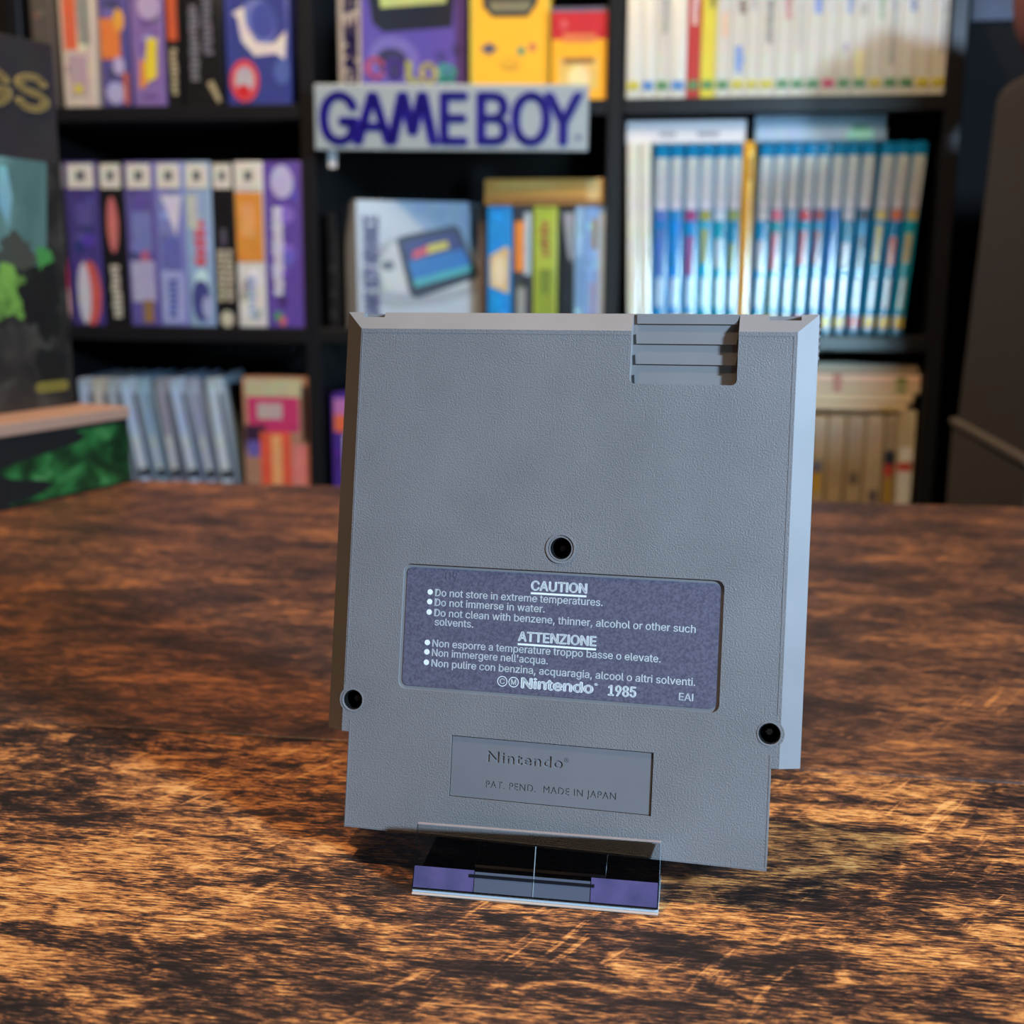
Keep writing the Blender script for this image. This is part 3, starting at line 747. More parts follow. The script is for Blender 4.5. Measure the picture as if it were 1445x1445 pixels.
def on_lip(name, x0, x1, f0, f1, m_, off=0.00012):
    """a thin strip lying on the front of the lip between two fractions of its height"""
    b = bmesh.new()
    n_ = Vector((0, -lip_z, lip_y)).normalized()
    vs = []
    for o_ in (off, off + 0.00012):
        for x, f in ((x0, f0), (x1, f0), (x1, f1), (x0, f1)):
            p = Vector((x, lip_y * f, 0.0014 + lip_z * f)) + n_ * o_
            vs.append(b.verts.new(p))
    for q in ((0, 1, 2, 3), (7, 6, 5, 4), (0, 4, 5, 1), (1, 5, 6, 2), (2, 6, 7, 3), (3, 7, 4, 0)):
        b.faces.new([vs[i] for i in q])
    bmesh.ops.recalc_face_normals(b, faces=b.faces)
    return obj(name, b, m_, lip)


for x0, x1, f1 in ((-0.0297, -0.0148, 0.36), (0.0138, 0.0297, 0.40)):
    on_lip('violet_reflection_strip', x0, x1, 0.03, f1, VIO)  # reflected violet of the room, painted onto the lip as strips
GREY_REFL = mat((86, 90, 102), 0.25)
on_lip('grey_reflection', -0.0146, 0.0136, 0.03, 0.34, GREY_REFL)  # dark reflection of the phone, painted in the middle of the lip
on_lip('dark_line', -0.0160, 0.0146, 0.25, 0.30, mat((22, 22, 26), 0.3), 0.00026)  # dark upper line of the painted reflection
on_lip('reflection_pale_line', -0.0002, 0.0000, 0.03, 0.80, acrylic_material('faint_pale_line', (0.8, 0.9, 0.95, 1), 0.15, 0.3), 0.00026)  # thin pale line down the middle of the painted reflection
b = bmesh.new(); box(b, -HWD, HWD, -0.0006, 0.0004, 0.0001, 0.0006, bev=0.0002)  # glint at the foot of the lip, painted as a pale bar
fe = obj('painted_edge_glint', b, mat((196, 176, 160), 0.3), st); fe['label'] = 'painted glint along the front edge'

# ------------------------------------------------------------------ games and boxes on the shelves
def art(bm_, specs, W_, H_, y, mats_, prough=0.4, bulge=0.0):
    """flat printed shapes; coordinates are fractions of the width and height"""
    for i, s in enumerate(specs):
        col = s[1]; m = mat(col, prough, mottle=0.42, scale=75)
        if m not in mats_: mats_.append(m)
        mi = mats_.index(m); yy = y - 0.00004 * (i + 1)
        if s[0] == 'r':
            _, _, x0, x1, z0, z1 = s
            if bulge:                              # a sleeve that curves round the spine
                n_ = 8
                cols_ = []
                for q in range(n_ + 1):
                    fx = x0 + (x1 - x0) * q / n_
                    cy = yy - bulge * (1 - (2 * fx - 1) ** 2)
                    cols_.append([bm_.verts.new(((fx - .5) * W_, cy, zf * H_)) for zf in (z0, z1)])
                for p_, q_ in zip(cols_, cols_[1:]):
                    f_ = bm_.faces.new((p_[0], q_[0], q_[1], p_[1])); f_.material_index = mi; f_.smooth = True
            else:
                flat_poly(bm_, [((x0 - .5) * W_, z0 * H_), ((x1 - .5) * W_, z0 * H_), ((x1 - .5) * W_, z1 * H_), ((x0 - .5) * W_, z1 * H_)], yy, mi)
        elif s[0] == 'v':        # an upright run of printed marks
            _, _, x0, x1, z0, z1, n_ = s
            g_ = random.Random(int(1000 * (x0 + z0)) + n_)
            for q in range(n_):
                a_, b_ = z0 + (z1 - z0) * q / n_, z0 + (z1 - z0) * (q + 0.78) / n_
                xa, xb = x0 + (x1 - x0) * .18 * g_.random(), x1 - (x1 - x0) * .25 * g_.random()
                flat_poly(bm_, [((xa - .5) * W_, a_ * H_), ((xb - .5) * W_, a_ * H_), ((xb - .5) * W_, b_ * H_), ((xa - .5) * W_, b_ * H_)], yy, mi)
        elif s[0] == 'e':
            _, _, cx, cz, rx_, rz_ = s
            flat_poly(bm_, circ((cx - .5) * W_, cz * H_, rx_ * W_, 24, rz_ * H_), yy, mi)
        elif s[0] == 'p':
            flat_poly(bm_, [((x - .5) * W_, z_ * H_) for x, z_ in s[2]], yy, mi)
        elif s[0] == 't':        # text, x, z, cap(m fraction of H), width frac of W, rot deg, bold
            _, _, txt, x, z_, cap, wid, rot, bold = s
            wm = wid * (H_ if abs(rot) > 45 else W_) if wid else None
            text_into(bm_, txt, (x - .5) * W_, z_ * H_, yy, cap * (W_ if abs(rot) > 45 else H_), wm, 'L', bold, 0, mi, R(rot))


def case(name, label, cat, group, lev, x0, x1, xt0, ytop, yb, depth, body, specs=(), setback=0.006, rough=0.35, sub='cover_sleeve',
         kids=(), width=None, round_=0.0012, zbase=None, yawx=0.0, nxt=None, bulge=0.0, prough=0.4):
    """an upright case or box whose spine shows: x0..x1 at its foot (photo row yb), xt0 the left edge at its top"""
    u0, _ = uz(x0, yb, setback); u1, _ = uz(x1, yb, setback)
    zb = LEV[lev] + 0.0002 if zbase is None else zbase
    ut, zt = uz(x0 if xt0 is None else xt0, ytop, setback)
    ub = uz(x0, yb, setback)
    W_ = (u1 - u0) * (width or 0.975)
    zmid = ub[1]
    lean = 0.0 if xt0 is None else math.atan2(ut - ub[0], max(zt - ub[1], 1e-3))
    if abs(lean) < R(0.8): lean = 0.0
    H_ = (zt - zb) / math.cos(lean) - abs(math.sin(lean)) * W_
    # foot position, extrapolated from the seen part down to the board
    uf = u0 - (zmid - zb) * math.tan(lean)
    if nxt:                                    # keep clear of the neighbour at the foot and at the top
        un, _ = uz(nxt[0], yb, setback); unt, _ = uz(nxt[1], ytop, setback)
        unf = un - (zmid - zb) * (unt - un) / (zt - zmid)
        W_ = min(W_, 0.955 * math.cos(lean) * min(unf - uf, unt - ut, un - u0))
    b = bmesh.new()
    box(b, -W_ / 2, W_ / 2, 0, depth, 0, H_, bev=round_, seg=2)
    mats_ = [mat(body, rough)]
    o_ = obj(name, b, mats_, None, 40)
    o_.location = sw(uf + W_ / 2 * math.cos(lean), setback, zb + abs(math.sin(lean)) * W_ / 2 * 1.02)
    o_.rotation_euler = Matrix.Rotation(-TH + yawx, 4, 'Z').to_3x3().to_4x4() @ Matrix.Rotation(lean, 4, 'Y') and \
        (Matrix.Rotation(-TH + yawx, 4, 'Z') @ Matrix.Rotation(lean, 4, 'Y')).to_euler()
    tag(o_, label, cat, group)
    if sub == 'printed_spine':                  # busy printed artwork under the main shapes
        g_ = random.Random(int(x0 * 7 + x1))
        blobs = []
        for _ in range(14):
            f_ = 0.72 + 0.62 * g_.random(); h_ = [g_.uniform(-14, 14) for _ in range(3)]
            c3 = tuple(int(max(8, min(240, v * f_ + dh * (1 if max(body) > 50 else .3)))) for v, dh in zip(body, h_))
            rx_, rz_ = g_.uniform(.08, .26), g_.uniform(.015, .06)
            blobs.append(('e', c3, g_.uniform(rx_ + .08, .92 - rx_), g_.uniform(rz_ + .02, .98 - rz_), rx_, rz_))
        specs = blobs + list(specs)
    if specs:
        b = bmesh.new(); ms = []
        art(b, [('r', body, .06, .94, .006, .994)] + list(specs), W_, H_, -0.0001, ms, prough, bulge)
        obj(sub, b, ms, o_)
    for nm, sp_ in kids:
        b = bmesh.new(); ms = []
        art(b, sp_, W_, H_, -0.0013, ms, prough, bulge)
        obj(nm, b, ms, o_)
    return o_


ORD = ['first', 'second', 'third', 'fourth', 'fifth', 'sixth', 'seventh', 'eighth', 'ninth', 'tenth', 'eleventh', 'twelfth', 'thirteenth',
       'fourteenth', 'fifteenth', 'sixteenth', 'seventeenth', 'eighteenth', 'nineteenth', 'twentieth', 'twenty-first']

# --- right column, upper shelf: 21 white cases
xs = [80, 132, 178, 230, 285, 333, 385, 435, 487, 533, 588, 640, 690, 745, 797, 850, 905, 955, 1010, 1065, 1120, 1172]
xs = [850 + v / 2.428 for v in xs]
RAT = {'y': (222, 205, 70), 'b': (90, 145, 215), 'g': (95, 150, 95), 'p': (214, 70, 110)}
seq = 'ybgbggggyyyggggpgyggyy'
seq = ['y', 'b', 'g', 'b', 'g', 'g', 'g', 'y', 'y', 'y', 'g', 'g', 'g', 'p', 'g', 'g', 'y', 'g', 'g', 'y', 'y']
rname = {'y': 'yellow', 'b': 'blue', 'g': 'green', 'p': 'pink'}
marks = {0: [], 1: [], 2: [((120, 118, 112), .45, .75, .62, .95)], 3: [], 4: [((238, 225, 215), .3, .75, .70, 1)], 5: [((110, 96, 60), .45, .95, .86, .98)],
         6: [((236, 180, 140), .35, .8, .58, .82)], 7: [((120, 92, 60), .4, .95, .80, .95), ((96, 140, 210), .2, .9, .24, .50)], 8: [((170, 160, 150), .3, .7, .85, .98)],
         9: [((110, 105, 98), .35, .8, .52, .94)], 10: [((196, 110, 110), .5, .95, .75, .98)], 11: [((170, 164, 155), .4, .7, .45, .9)], 12: [((110, 140, 210), .4, .95, .80, .98)],
         13: [((205, 200, 190), .4, .7, .6, .9)], 14: [((120, 140, 190), .5, .98, .80, .98), ((150, 140, 170), .3, .7, .44, .52)],
         15: [((160, 150, 130), .3, .8, .78, .9), ((238, 222, 150), .1, .9, .14, .45)], 16: [((140, 165, 120), .5, .95, .75, .98)],
         17: [((130, 126, 118), .35, .7, .30, .95)], 18: [((110, 125, 165), .5, .95, .82, .95)], 19: [((190, 186, 176), .4, .7, .5, .9)], 20: [((120, 116, 108), .5, .85, .42, .95)]}
for i in range(21):
    yb = 138 - 6.5 * (i + .5) / 21
    body = (212, 205, 190); nm = 'white'
    if i == 4: body = (190, 52, 42); nm = 'red'
    if i == 5: body = (226, 208, 62); nm = 'yellow'
    specs = [('v', c_, a, b_, z0, z1, max(2, int((z1 - z0) * 26))) for c_, a, b_, z0, z1 in marks[i]]
    c_ = RAT[seq[i]]
    lab_ = ('%s game case with %s rating square, %s from left, upper right shelf' % (nm, rname[seq[i]], ORD[i]))
    case('game_case', lab_, 'game case', 'cases on the upper right shelf', 1, xs[i], xs[i + 1], None, -10, yb, 0.135, body, specs,
         kids=[('rating_label', [('r', c_, .12, .88, .085, .165), ('r', tuple(int(v * .7) for v in c_), .35, .65, .105, .145)])])

# --- right column, middle shelf
tops = [75, 130, 180, 230, 278, 330, 383, 433, 490, 545, 590, 640, 690, 740, 790, 845, 895, 962, 1015, 1070, 1155]
# photo coordinates of the left edge of each case at its top and near its foot
T_ = [885, 904, 925, 946, 966, 987, 1008, 1029, 1053, 1074, 1094, 1114, 1135, 1155, 1176, 1197, 1219, 1246, 1268, 1291, 1326]
B_ = [885, 903, 919, 940, 961, 981, 1002, 1021, 1040, 1058, 1078, 1098, 1117, 1137, 1156, 1176, 1196, 1217, 1238, 1259, 1281]
blue = (18, 124, 176)
waccent = [(84, 110, 180), (50, 130, 190), (150, 60, 110), (150, 150, 70), (190, 205, 215), (140, 160, 90), None, (215, 110, 140), (120, 160, 200), (200, 70, 80),
           (150, 60, 60), (60, 110, 190), (190, 190, 200), (60, 70, 90), (200, 190, 120), (205, 120, 80), (190, 170, 110), (190, 60, 90)]
wi = 0
for i in range(20):
    nx = (B_[i + 1], T_[i + 1])
    ytop = 205 - 7 * (i / 20.0)
    if i < 2:
        lab_ = ['ivory blank game case at the far left of the blue cases, against the upright', 'ivory game case between another ivory one and the first blue case'][i]
        case('game_case', lab_, 'game case', 'cases on the middle right shelf', 2, B_[i], B_[i + 1], T_[i], ytop - 4, 440, 0.135, (226, 224, 208),
             [('r', (205, 202, 186), .42, .56, .1, .95)], round_=0.003, rough=0.22, nxt=nx, bulge=0.0006, prough=0.14)
        continue
    if i == 8:
        case('game_case', 'bright yellow orange game case in the middle of the blue cases', 'game case', 'cases on the middle right shelf', 2, B_[i], B_[i + 1], T_[i], ytop - 3, 440,
             0.135, (232, 172, 50), [('r', (236, 214, 130), .5, .8, .05, .95), ('r', (150, 100, 50), .4, .7, .8, .92)], round_=0.003, rough=0.22, nxt=nx, bulge=0.0006, prough=0.14)
        continue
    ac = waccent[wi] or (200, 200, 205); wi += 1
    g = random.Random(i)
    specs = [('r', (196, 199, 198), .1, .9, .66, .93), ('r', (160, 165, 170), .4, .62, .70, .9), ('r', ac, .12, .88, .60, .655),
             ('r', (20, 132 + g.randint(-20, 25), 196 + g.randint(-20, 30)), .1, .9, .12, .60),
             ('r', ac, .25, .7, .30 + .1 * g.random(), .48 + .1 * g.random()), ('r', (200, 222, 232), .35, .65, .14, .30)]
    rc_ = {12: (200, 60, 90), 13: (200, 60, 90), 14: (212, 190, 80), 17: (222, 200, 80), 18: (222, 200, 80), 16: (200, 70, 70)}.get(i, g.choice([(60, 140, 80), (215, 195, 80), (60, 120, 190), (190, 170, 160)]))
    n_ = i - 1 if i < 8 else i - 8
    if i < 8:
        lab_ = 'blue game case left of the yellow one, %s from the ivory cases' % ORD[n_ - 1]
    else:
        lab_ = 'blue game case right of the yellow one, leaning, %s along from it' % ORD[n_ - 1]
    case('game_case', lab_, 'game case', 'cases on the middle right shelf', 2, B_[i], B_[i + 1], T_[i], ytop, 440, 0.135, blue, specs, round_=0.003, rough=0.12, nxt=nx, bulge=0.0006, prough=0.14,
         kids=[('rating_label', [('r', rc_, .15, .85, .035, .10)])])


def lying(name, label, cat, group, x0, x1, y0, y1, setback, depth, body, specs=(), kids=(), zb=None, bev=0.001, lev=None):
    """a flat box lying down, its long side to the front"""
    u0, zt = uz(x0, y0, setback); u1, _ = uz(x1, y0, setback); _, z0 = uz(x0, y1, setback)
    if zb is not None: z0 = zb
    W_, H_ = u1 - u0, zt - z0
    b = bmesh.new(); box(b, -W_ / 2, W_ / 2, 0, depth, 0, H_, bev=bev)
    o_ = obj(name, b, mat(body, 0.35))
    o_.location = sw((u0 + u1) / 2, setback, z0); o_.rotation_euler = (0, 0, -TH)
    tag(o_, label, cat, group)
    if specs:
        b = bmesh.new(); ms = []; art(b, specs, W_, H_, -0.0002, ms); obj('cover_sleeve', b, ms, o_)
    for nm, sp_ in kids:
        b = bmesh.new(); ms = []; art(b, sp_, W_, H_, -0.0009, ms); obj(nm, b, ms, o_)
    return o_, z0, zt


zc = 0.0
lying('game_box', 'white game box lying flat across the tops of the ivory and blue cases', 'game box', None, 884, 1053, 171, 203, 0.012, 0.12, (206, 204, 206),
      [('r', (150, 150, 160), .28, .42, .3, .5), ('r', (140, 140, 150), .6, .78, .3, .5)], zb=None)
lying('game_box', 'grey blue clear box with a green sticker lying on top of the blue cases', 'game box', None, 1066, 1253, 163, 201, 0.012, 0.12, (120, 146, 165),
      [('r', (166, 186, 206), .02, .86, .1, .6), ('r', (90, 110, 130), .02, .98, .8, .97)], kids=[('sticker', [('r', (150, 222, 200), .70, .90, .08, .45), ('r', (60, 130, 90), .74, .86, .45, .6)])])

# --- left column, middle shelf: boxed games with a white square at the head of the spine
L2 = [(74, 103, (40, 36, 44), 'black spine box with pink swirl half hidden by the tall dark box',
       [('v', (200, 196, 186), .55, .85, .45, .78, 8), ('e', (214, 40, 96), .72, .25, .24, .22), ('e', (238, 190, 190), .82, .14, .15, .11)]),
      (104, 150, (74, 62, 128), 'violet spine box with red and white oval near foot', [('r', (92, 84, 150), .3, .8, .62, .75), ('e', (206, 92, 84), .62, .2, .32, .2), ('e', (205, 200, 212), .42, .2, .2, .19)]),
      (150, 186, (26, 24, 28), 'black spine box with pink and cream lettering marks', [('e', (206, 116, 110), .5, .62, .22, .17), ('v', (205, 198, 180), .3, .7, .05, .38, 10)]),
      (186, 228, (98, 88, 158), 'lavender spine box with brown patch near its foot', [('r', (120, 128, 188), .2, .85, .45, .7), ('e', (186, 100, 130), .6, .42, .15, .05), ('r', (176, 172, 206), .1, .9, .15, .4), ('r', (150, 116, 76), .45, .8, .02, .16)]),
      (228, 268, (128, 132, 196), 'pale blue lavender spine box with a white flash at its head', [('p', (214, 212, 226), [(.2, .8), (.95, .8), (.7, .55)]), ('r', (104, 110, 180), .15, .85, .36, .55), ('r', (164, 172, 220), .1, .9, .02, .34), ('v', (84, 96, 170), .3, .7, .05, .3, 7)]),
      (268, 306, (150, 176, 208), 'sky blue spine box with a red title patch', [('v', (214, 76, 84), .3, .8, .38, .66, 5), ('r', (196, 200, 190), .1, .5, .6, .8), ('e', (70, 74, 140), .5, .16, .35, .13), ('e', (170, 178, 214), .7, .12, .18, .07)]),
      (306, 338, (24, 22, 24), 'black spine box with cream lettering beside the orange topped box', [('v', (206, 198, 172), .15, .48, .16, .48, 9), ('v', (206, 198, 172), .52, .85, .16, .48, 9), ('e', (200, 194, 172), .5, .05, .3, .05), ('r', (90, 84, 100), .35, .6, .5, .6)]),
      (338, 378, (222, 218, 212), 'spine box with orange upper and white lower half', [('r', (224, 148, 62), .02, .98, .40, .82), ('r', (232, 166, 100), .2, .7, .55, .75), ('v', (160, 178, 214), .35, .65, .06, .32, 7)]),
      (378, 432, (100, 76, 162), 'wide purple spine box with white upright lettering', [('v', (222, 220, 232), .18, .52, .20, .74, 11), ('e', (190, 184, 220), .5, .88, .3, .1), ('e', (84, 150, 110), .3, .07, .12, .03), ('e', (206, 110, 120), .42, .04, .1, .03)])]
for i, (x0, x1, body, lab_, specs) in enumerate(L2):
    kids = []
    if i != 8:
        kids = [('logo_square', [('r', (226, 220, 204), .12, .92, .84, .985), ('r', (96, 100, 104), .38, .66, .885, .945)])]
    case('game_box', lab_ + ', left middle shelf', 'game box', 'spine boxes on the left middle shelf', 2, x0, x1, None, 228, 455, 0.16, body, specs, kids=kids, sub='printed_spine')

# --- left column, upper shelf
L1 = [(52, 80, (96, 86, 78), 'taupe game box at far left, half behind the tall dark box', []),
      (92, 140, (214, 196, 178), 'cream game box with an orange and grey head', [('r', (226, 108, 72), .1, .5, .50, 1), ('r', (150, 150, 140), .55, .9, .55, 1), ('r', (186, 160, 170), .2, .75, .1, .45), ('r', (214, 190, 80), .3, .6, .12, .2)]),
      (146, 186, (92, 84, 146), 'violet game box with an orange block on its spine', [('r', (230, 130, 66), .05, .75, .42, .78), ('e', (238, 170, 70), .72, .76, .2, .1), ('e', (186, 176, 214), .65, .36, .2, .08), ('e', (176, 170, 210), .5, .12, .35, .1), ('r', (190, 100, 60), .78, .98, .02, .3)]),
      (190, 236, (134, 108, 168), 'lilac game box with a stepped yellow mark', [('p', (232, 210, 60), [(.35, .2), (.75, .25), (.82, .6), (.5, .6)]), ('p', (226, 140, 70), [(.2, .15), (.45, .18), (.4, .4), (.25, .42)]), ('e', (186, 164, 200), .6, .88, .35, .12)]),
      (238, 258, (24, 22, 24), 'narrow black game box with an orange head', [('r', (206, 92, 56), .2, .9, .58, 1), ('v', (186, 172, 140), .3, .8, .10, .52, 9)]),
      (260, 318, (20, 19, 21), 'black game box with grey upright lettering', [('v', (120, 118, 128), .2, .45, .22, .9, 14), ('v', (112, 110, 122), .52, .8, .45, 1, 11), ('p', (170, 156, 120), [(.6, .2), (.75, .22), (.95, .04), (.85, .02)])])]
for i, (x0, x1, body, lab_, specs) in enumerate(L1):
    case('game_box', lab_ + ', upper left shelf', 'game box', 'game boxes on the upper left shelf', 1, x0, x1, None, -10, 150, 0.15, body, specs, sub='printed_spine', setback=0.004)
case('game_box', 'wide blue game box with white curve and red round badge, upper left shelf', 'game box', 'game boxes on the upper left shelf', 1, 322, 414, None, -10, 147, 0.04, (58, 66, 138),
     [('e', (112, 122, 190), .5, .72, .30, .22), ('p', (226, 214, 206), [(.12, .82), (.3, .88), (.32, .72), (.48, .56), (.75, .55), (.95, .66), (.92, .40), (.78, .46), (.45, .44), (.25, .58), (.2, .78)]),
      ('e', (72, 82, 160), .6, .75, .2, .16), ('e', (82, 100, 170), .86, .3, .12, .12)], sub='front_print', setback=0.012,
     kids=[('badge', [('e', (214, 74, 82), .28, .22, .23, .19), ('e', (186, 176, 186), .28, .23, .15, .12), ('e', (206, 40, 48), .26, .13, .1, .06)])])

# --- left column, lower shelf: pale cases leaning, and a bright box
lx = [(104, 130, 108), (130, 152, 128), (152, 176, 148), (176, 200, 166), (203, 222, 192), (222, 244, 216), (246, 268, 236), (272, 294, 262), (292, 322, 288)]
for i, (x0, x1, xt) in enumerate(lx):
    nx = (lx[i + 1][0] + 18, lx[i + 1][2] + 2) if i < 8 else (x1 + 17, xt + 26)
    g = random.Random(40 + i)
    c_ = [(158, 172, 190), (176, 172, 160), (150, 164, 172), (160, 182, 204), (136, 168, 188), (138, 140, 152), (160, 180, 204), (150, 160, 180), (170, 186, 196)][i]
    case('clear_case', 'pale clear game case leaning left, %s from left on lower left shelf' % ORD[i], 'game case', 'clear cases on the lower left shelf', 3, x0 + 18, x1 + 17, xt + 2, 533 - i * 0.2, 660,
         0.125, c_, [('r', tuple(min(255, int(v * 1.12)) for v in c_), .15, .6, .3, .95), ('r', (92, 100, 112), .65, .95, .05, .9), ('r', (206, 212, 214), .2, .5, .35, .62),
                     ('r', (46, 50, 58), .1, .9, .345, .40)], setback=0.02, sub='paper_spine', round_=0.002, rough=0.2, nxt=nx, yawx=R(10))
case('picture_box', 'bright magenta and orange picture box at the right end of the lower left shelf', 'game box', None, 3, 346, 440, None, 532, 660, 0.05, (176, 130, 104),
     [('r', (196, 190, 150), .05, .9, .88, .99), ('r', (206, 60, 110), .08, .85, .66, .88), ('r', (196, 176, 170), .22, .6, .74, .84), ('r', (60, 40, 62), .02, .35, .55, .70),
      ('r', (232, 92, 66), .25, .72, .3, .66), ('r', (240, 170, 110), .42, .58, .3, .64), ('r', (110, 96, 170), .05, .24, .5, .6), ('r', (226, 130, 120), .74, .98, .3, .58), ('r', (60, 40, 40), .9, .99, .6, .95)], sub='front_print', setback=0.01)

# --- middle column, upper shelf
def face_box(name, label, cat, pts, lev, depth, body, specs, yawx, setback, kids=(), side=None):
    """a carton turned a little: front face between two photo columns, foot on the board"""
    (x0, x1, ytop, yb) = pts
    u0, _ = uz(x0, yb, setback); u1, _ = uz(x1, yb, setback)
    _, zt = uz((x0 + x1) / 2, ytop, setback)
    zb = LEV[lev] + 0.0002
    W_ = (u1 - u0) / math.cos(yawx); H_ = zt - zb
    b = bmesh.new(); box(b, -W_ / 2, W_ / 2, 0, depth, 0, H_, bev=0.0006, seg=1)
    o_ = obj(name, b, mat(body, 0.35))
    o_.location = sw((u0 + u1) / 2, setback, zb)
    o_.rotation_euler = (0, 0, -TH + yawx)
    tag(o_, label, cat)
    b = bmesh.new(); ms = []; art(b, specs, W_, H_, -0.0001, ms); obj('front_print', b, ms, o_)
    for nm, sp_ in kids:
        b = bmesh.new(); ms = []; art(b, sp_, W_, H_, -0.0006, ms); obj(nm, b, ms, o_)
    if side:
        b = bmesh.new(); ms = []; art(b, side, depth, H_, -0.0001, ms)
        s_ = obj('side_print', b, ms, o_); s_.rotation_euler = (0, 0, R(-90)); s_.location = (-W_ / 2, depth / 2, 0)
    return o_


face_box('console_box', 'violet handheld console carton with coloured lettering, standing behind the sign', 'console box', (526, 648, -40, 140), 1, 0.06, (96, 78, 160),
         [('p', (34, 34, 44), [(.02, 1), (.10, .58), (.20, .52), (.86, .62), (.90, 1)]), ('p', (206, 212, 128), [(.14, 1), (.18, .70), (.80, .80), (.80, 1)]),
          ('e', (126, 110, 186), .30, .33, .24, .17), ('e', (60, 52, 90), .28, .30, .15, .11), ('e', (84, 70, 140), .75, .38, .06, .05), ('e', (84, 70, 140), .9, .45, .06, .05)],
         R(40), 0.02,
         kids=[('coloured_lettering', [('t', (216, 96, 130), 'C', .04, .17, .15, .15, 0, .05), ('t', (104, 70, 170), 'O', .22, .17, .15, .16, 0, .05), ('t', (206, 200, 90), 'L', .42, .17, .15, .12, 0, .05),
                                       ('t', (222, 206, 110), 'O', .55, .17, .15, .15, 0, .05), ('t', (90, 190, 170), 'R', .74, .17, .15, .15, 0, .05)])],
         side=[('r', (240, 238, 244), .02, .98, 0, 1), ('t', (60, 52, 140), 'GAME BOY', .82, .12, .55, .95, 90, .04)])
face_box('console_box', 'yellow carton with a picture of a yellow handheld, right of the violet carton', 'console box', (664, 775, -40, 140), 1, 0.05, (238, 178, 46),
         [('p', (40, 38, 44), [(.16, 1), (.16, .74), (.28, .66), (.72, .66), (.84, .76), (.84, 1)]), ('p', (130, 124, 96), [(.22, .78), (.78, .78), (.72, .70), (.28, .70)]), ('e', (92, 84, 104), .24, .42, .07, .045),
          ('r', (92, 84, 104), .14, .34, .405, .435), ('e', (96, 150, 110), .64, .40, .05, .035), ('e', (206, 120, 80), .78, .43, .05, .035), ('e', (214, 150, 50), .5, .30, .13, .05), ('e', (238, 178, 46), .5, .315, .12, .045), ('r', (214, 190, 70), .0, .05, 0, 1), ('r', (214, 190, 70), .95, 1, 0, 1)], R(4), 0.024)
face_box('game_box', 'small red and yellow carton with a pale picture, beside the yellow handheld carton', 'game box', (778, 855, 10, 137), 1, 0.03, (238, 172, 40),
         [('r', (206, 36, 44), .0, 1, .66, .96), ('r', (110, 100, 120), .0, 1, .95, 1), ('r', (226, 120, 70), .2, .8, .63, .72), ('r', (232, 190, 100), .14, .84, .12, .46), ('r', (140, 96, 60), .22, .78, .40, .46),
          ('e', (244, 222, 160), .5, .26, .2, .12), ('e', (224, 96, 90), .22, .82, .07, .05)], R(2), 0.012)

# --- the sign hung on the front of the shelf board
u0, zt = uz(444, 121, -0.03); u1, _ = uz(831, 124, -0.012); _, zb = uz(640, 213, -0.02)
SW, SH = (u1 - u0), zt - zb
sg = empty('lettered_sign', sw((u0 + u1) / 2, -0.021, zb), (0, 0, -TH + R(4.5) + 0))
tag(sg, 'pale grey sign with blue capitals reading GAME BOY, fixed to the shelf edge', 'sign')
sg.rotation_euler = (0, R(0.4), -TH + R(9.5) - R(5.0))
bm = bmesh.new(); box(bm, -SW / 2, SW / 2, -0.004, 0.004, 0, SH, bev=0.001)
obj('sign_panel', bm, mat((146, 156, 160), 0.4), sg)
bm = bmesh.new(); INK = mat((30, 14, 140), 0.4)
def let(ch, x0, x1, z0=0.10, z1=0.865, bold=0.024):
    text_into(bm, ch, (x0 - .5) * SW, z0 * SH, -0.0042, (z1 - z0) * SH, (x1 - x0) * SW, 'L', bold, 0.0012)
for ch, a, b_ in (('G', .025, .155), ('A', .148, .285), ('m_slant', .272, .452), ('E', .468, .557), ('B', .602, .710), ('O', .728, .858), ('Y', .845, .975)):
    let(ch, a, b_)
text_into(bm, '®', (.955 - .5) * SW, .17 * SH, -0.0042, .06 * SH, .02 * SW, 'L', 0.02, 0.001)
obj('sign_lettering', bm, INK, sg)
bm = bmesh.new(); box(bm, -SW / 2 + 0.012, -SW / 2 + 0.020, 0.0042, 0.0065, -0.017, 0.02)
obj('hanging_tab', bm, mat((206, 208, 208), 0.4), sg)
for fx in (-0.3, 0.3):
    bm = bmesh.new(); box(bm, fx * SW - 0.006, fx * SW + 0.006, 0.0041, 0.0080 + fx * SW * 0.04, SH * 0.52, SH * 0.62)
    obj('bracket', bm, mat((40, 40, 42), 0.4), sg)

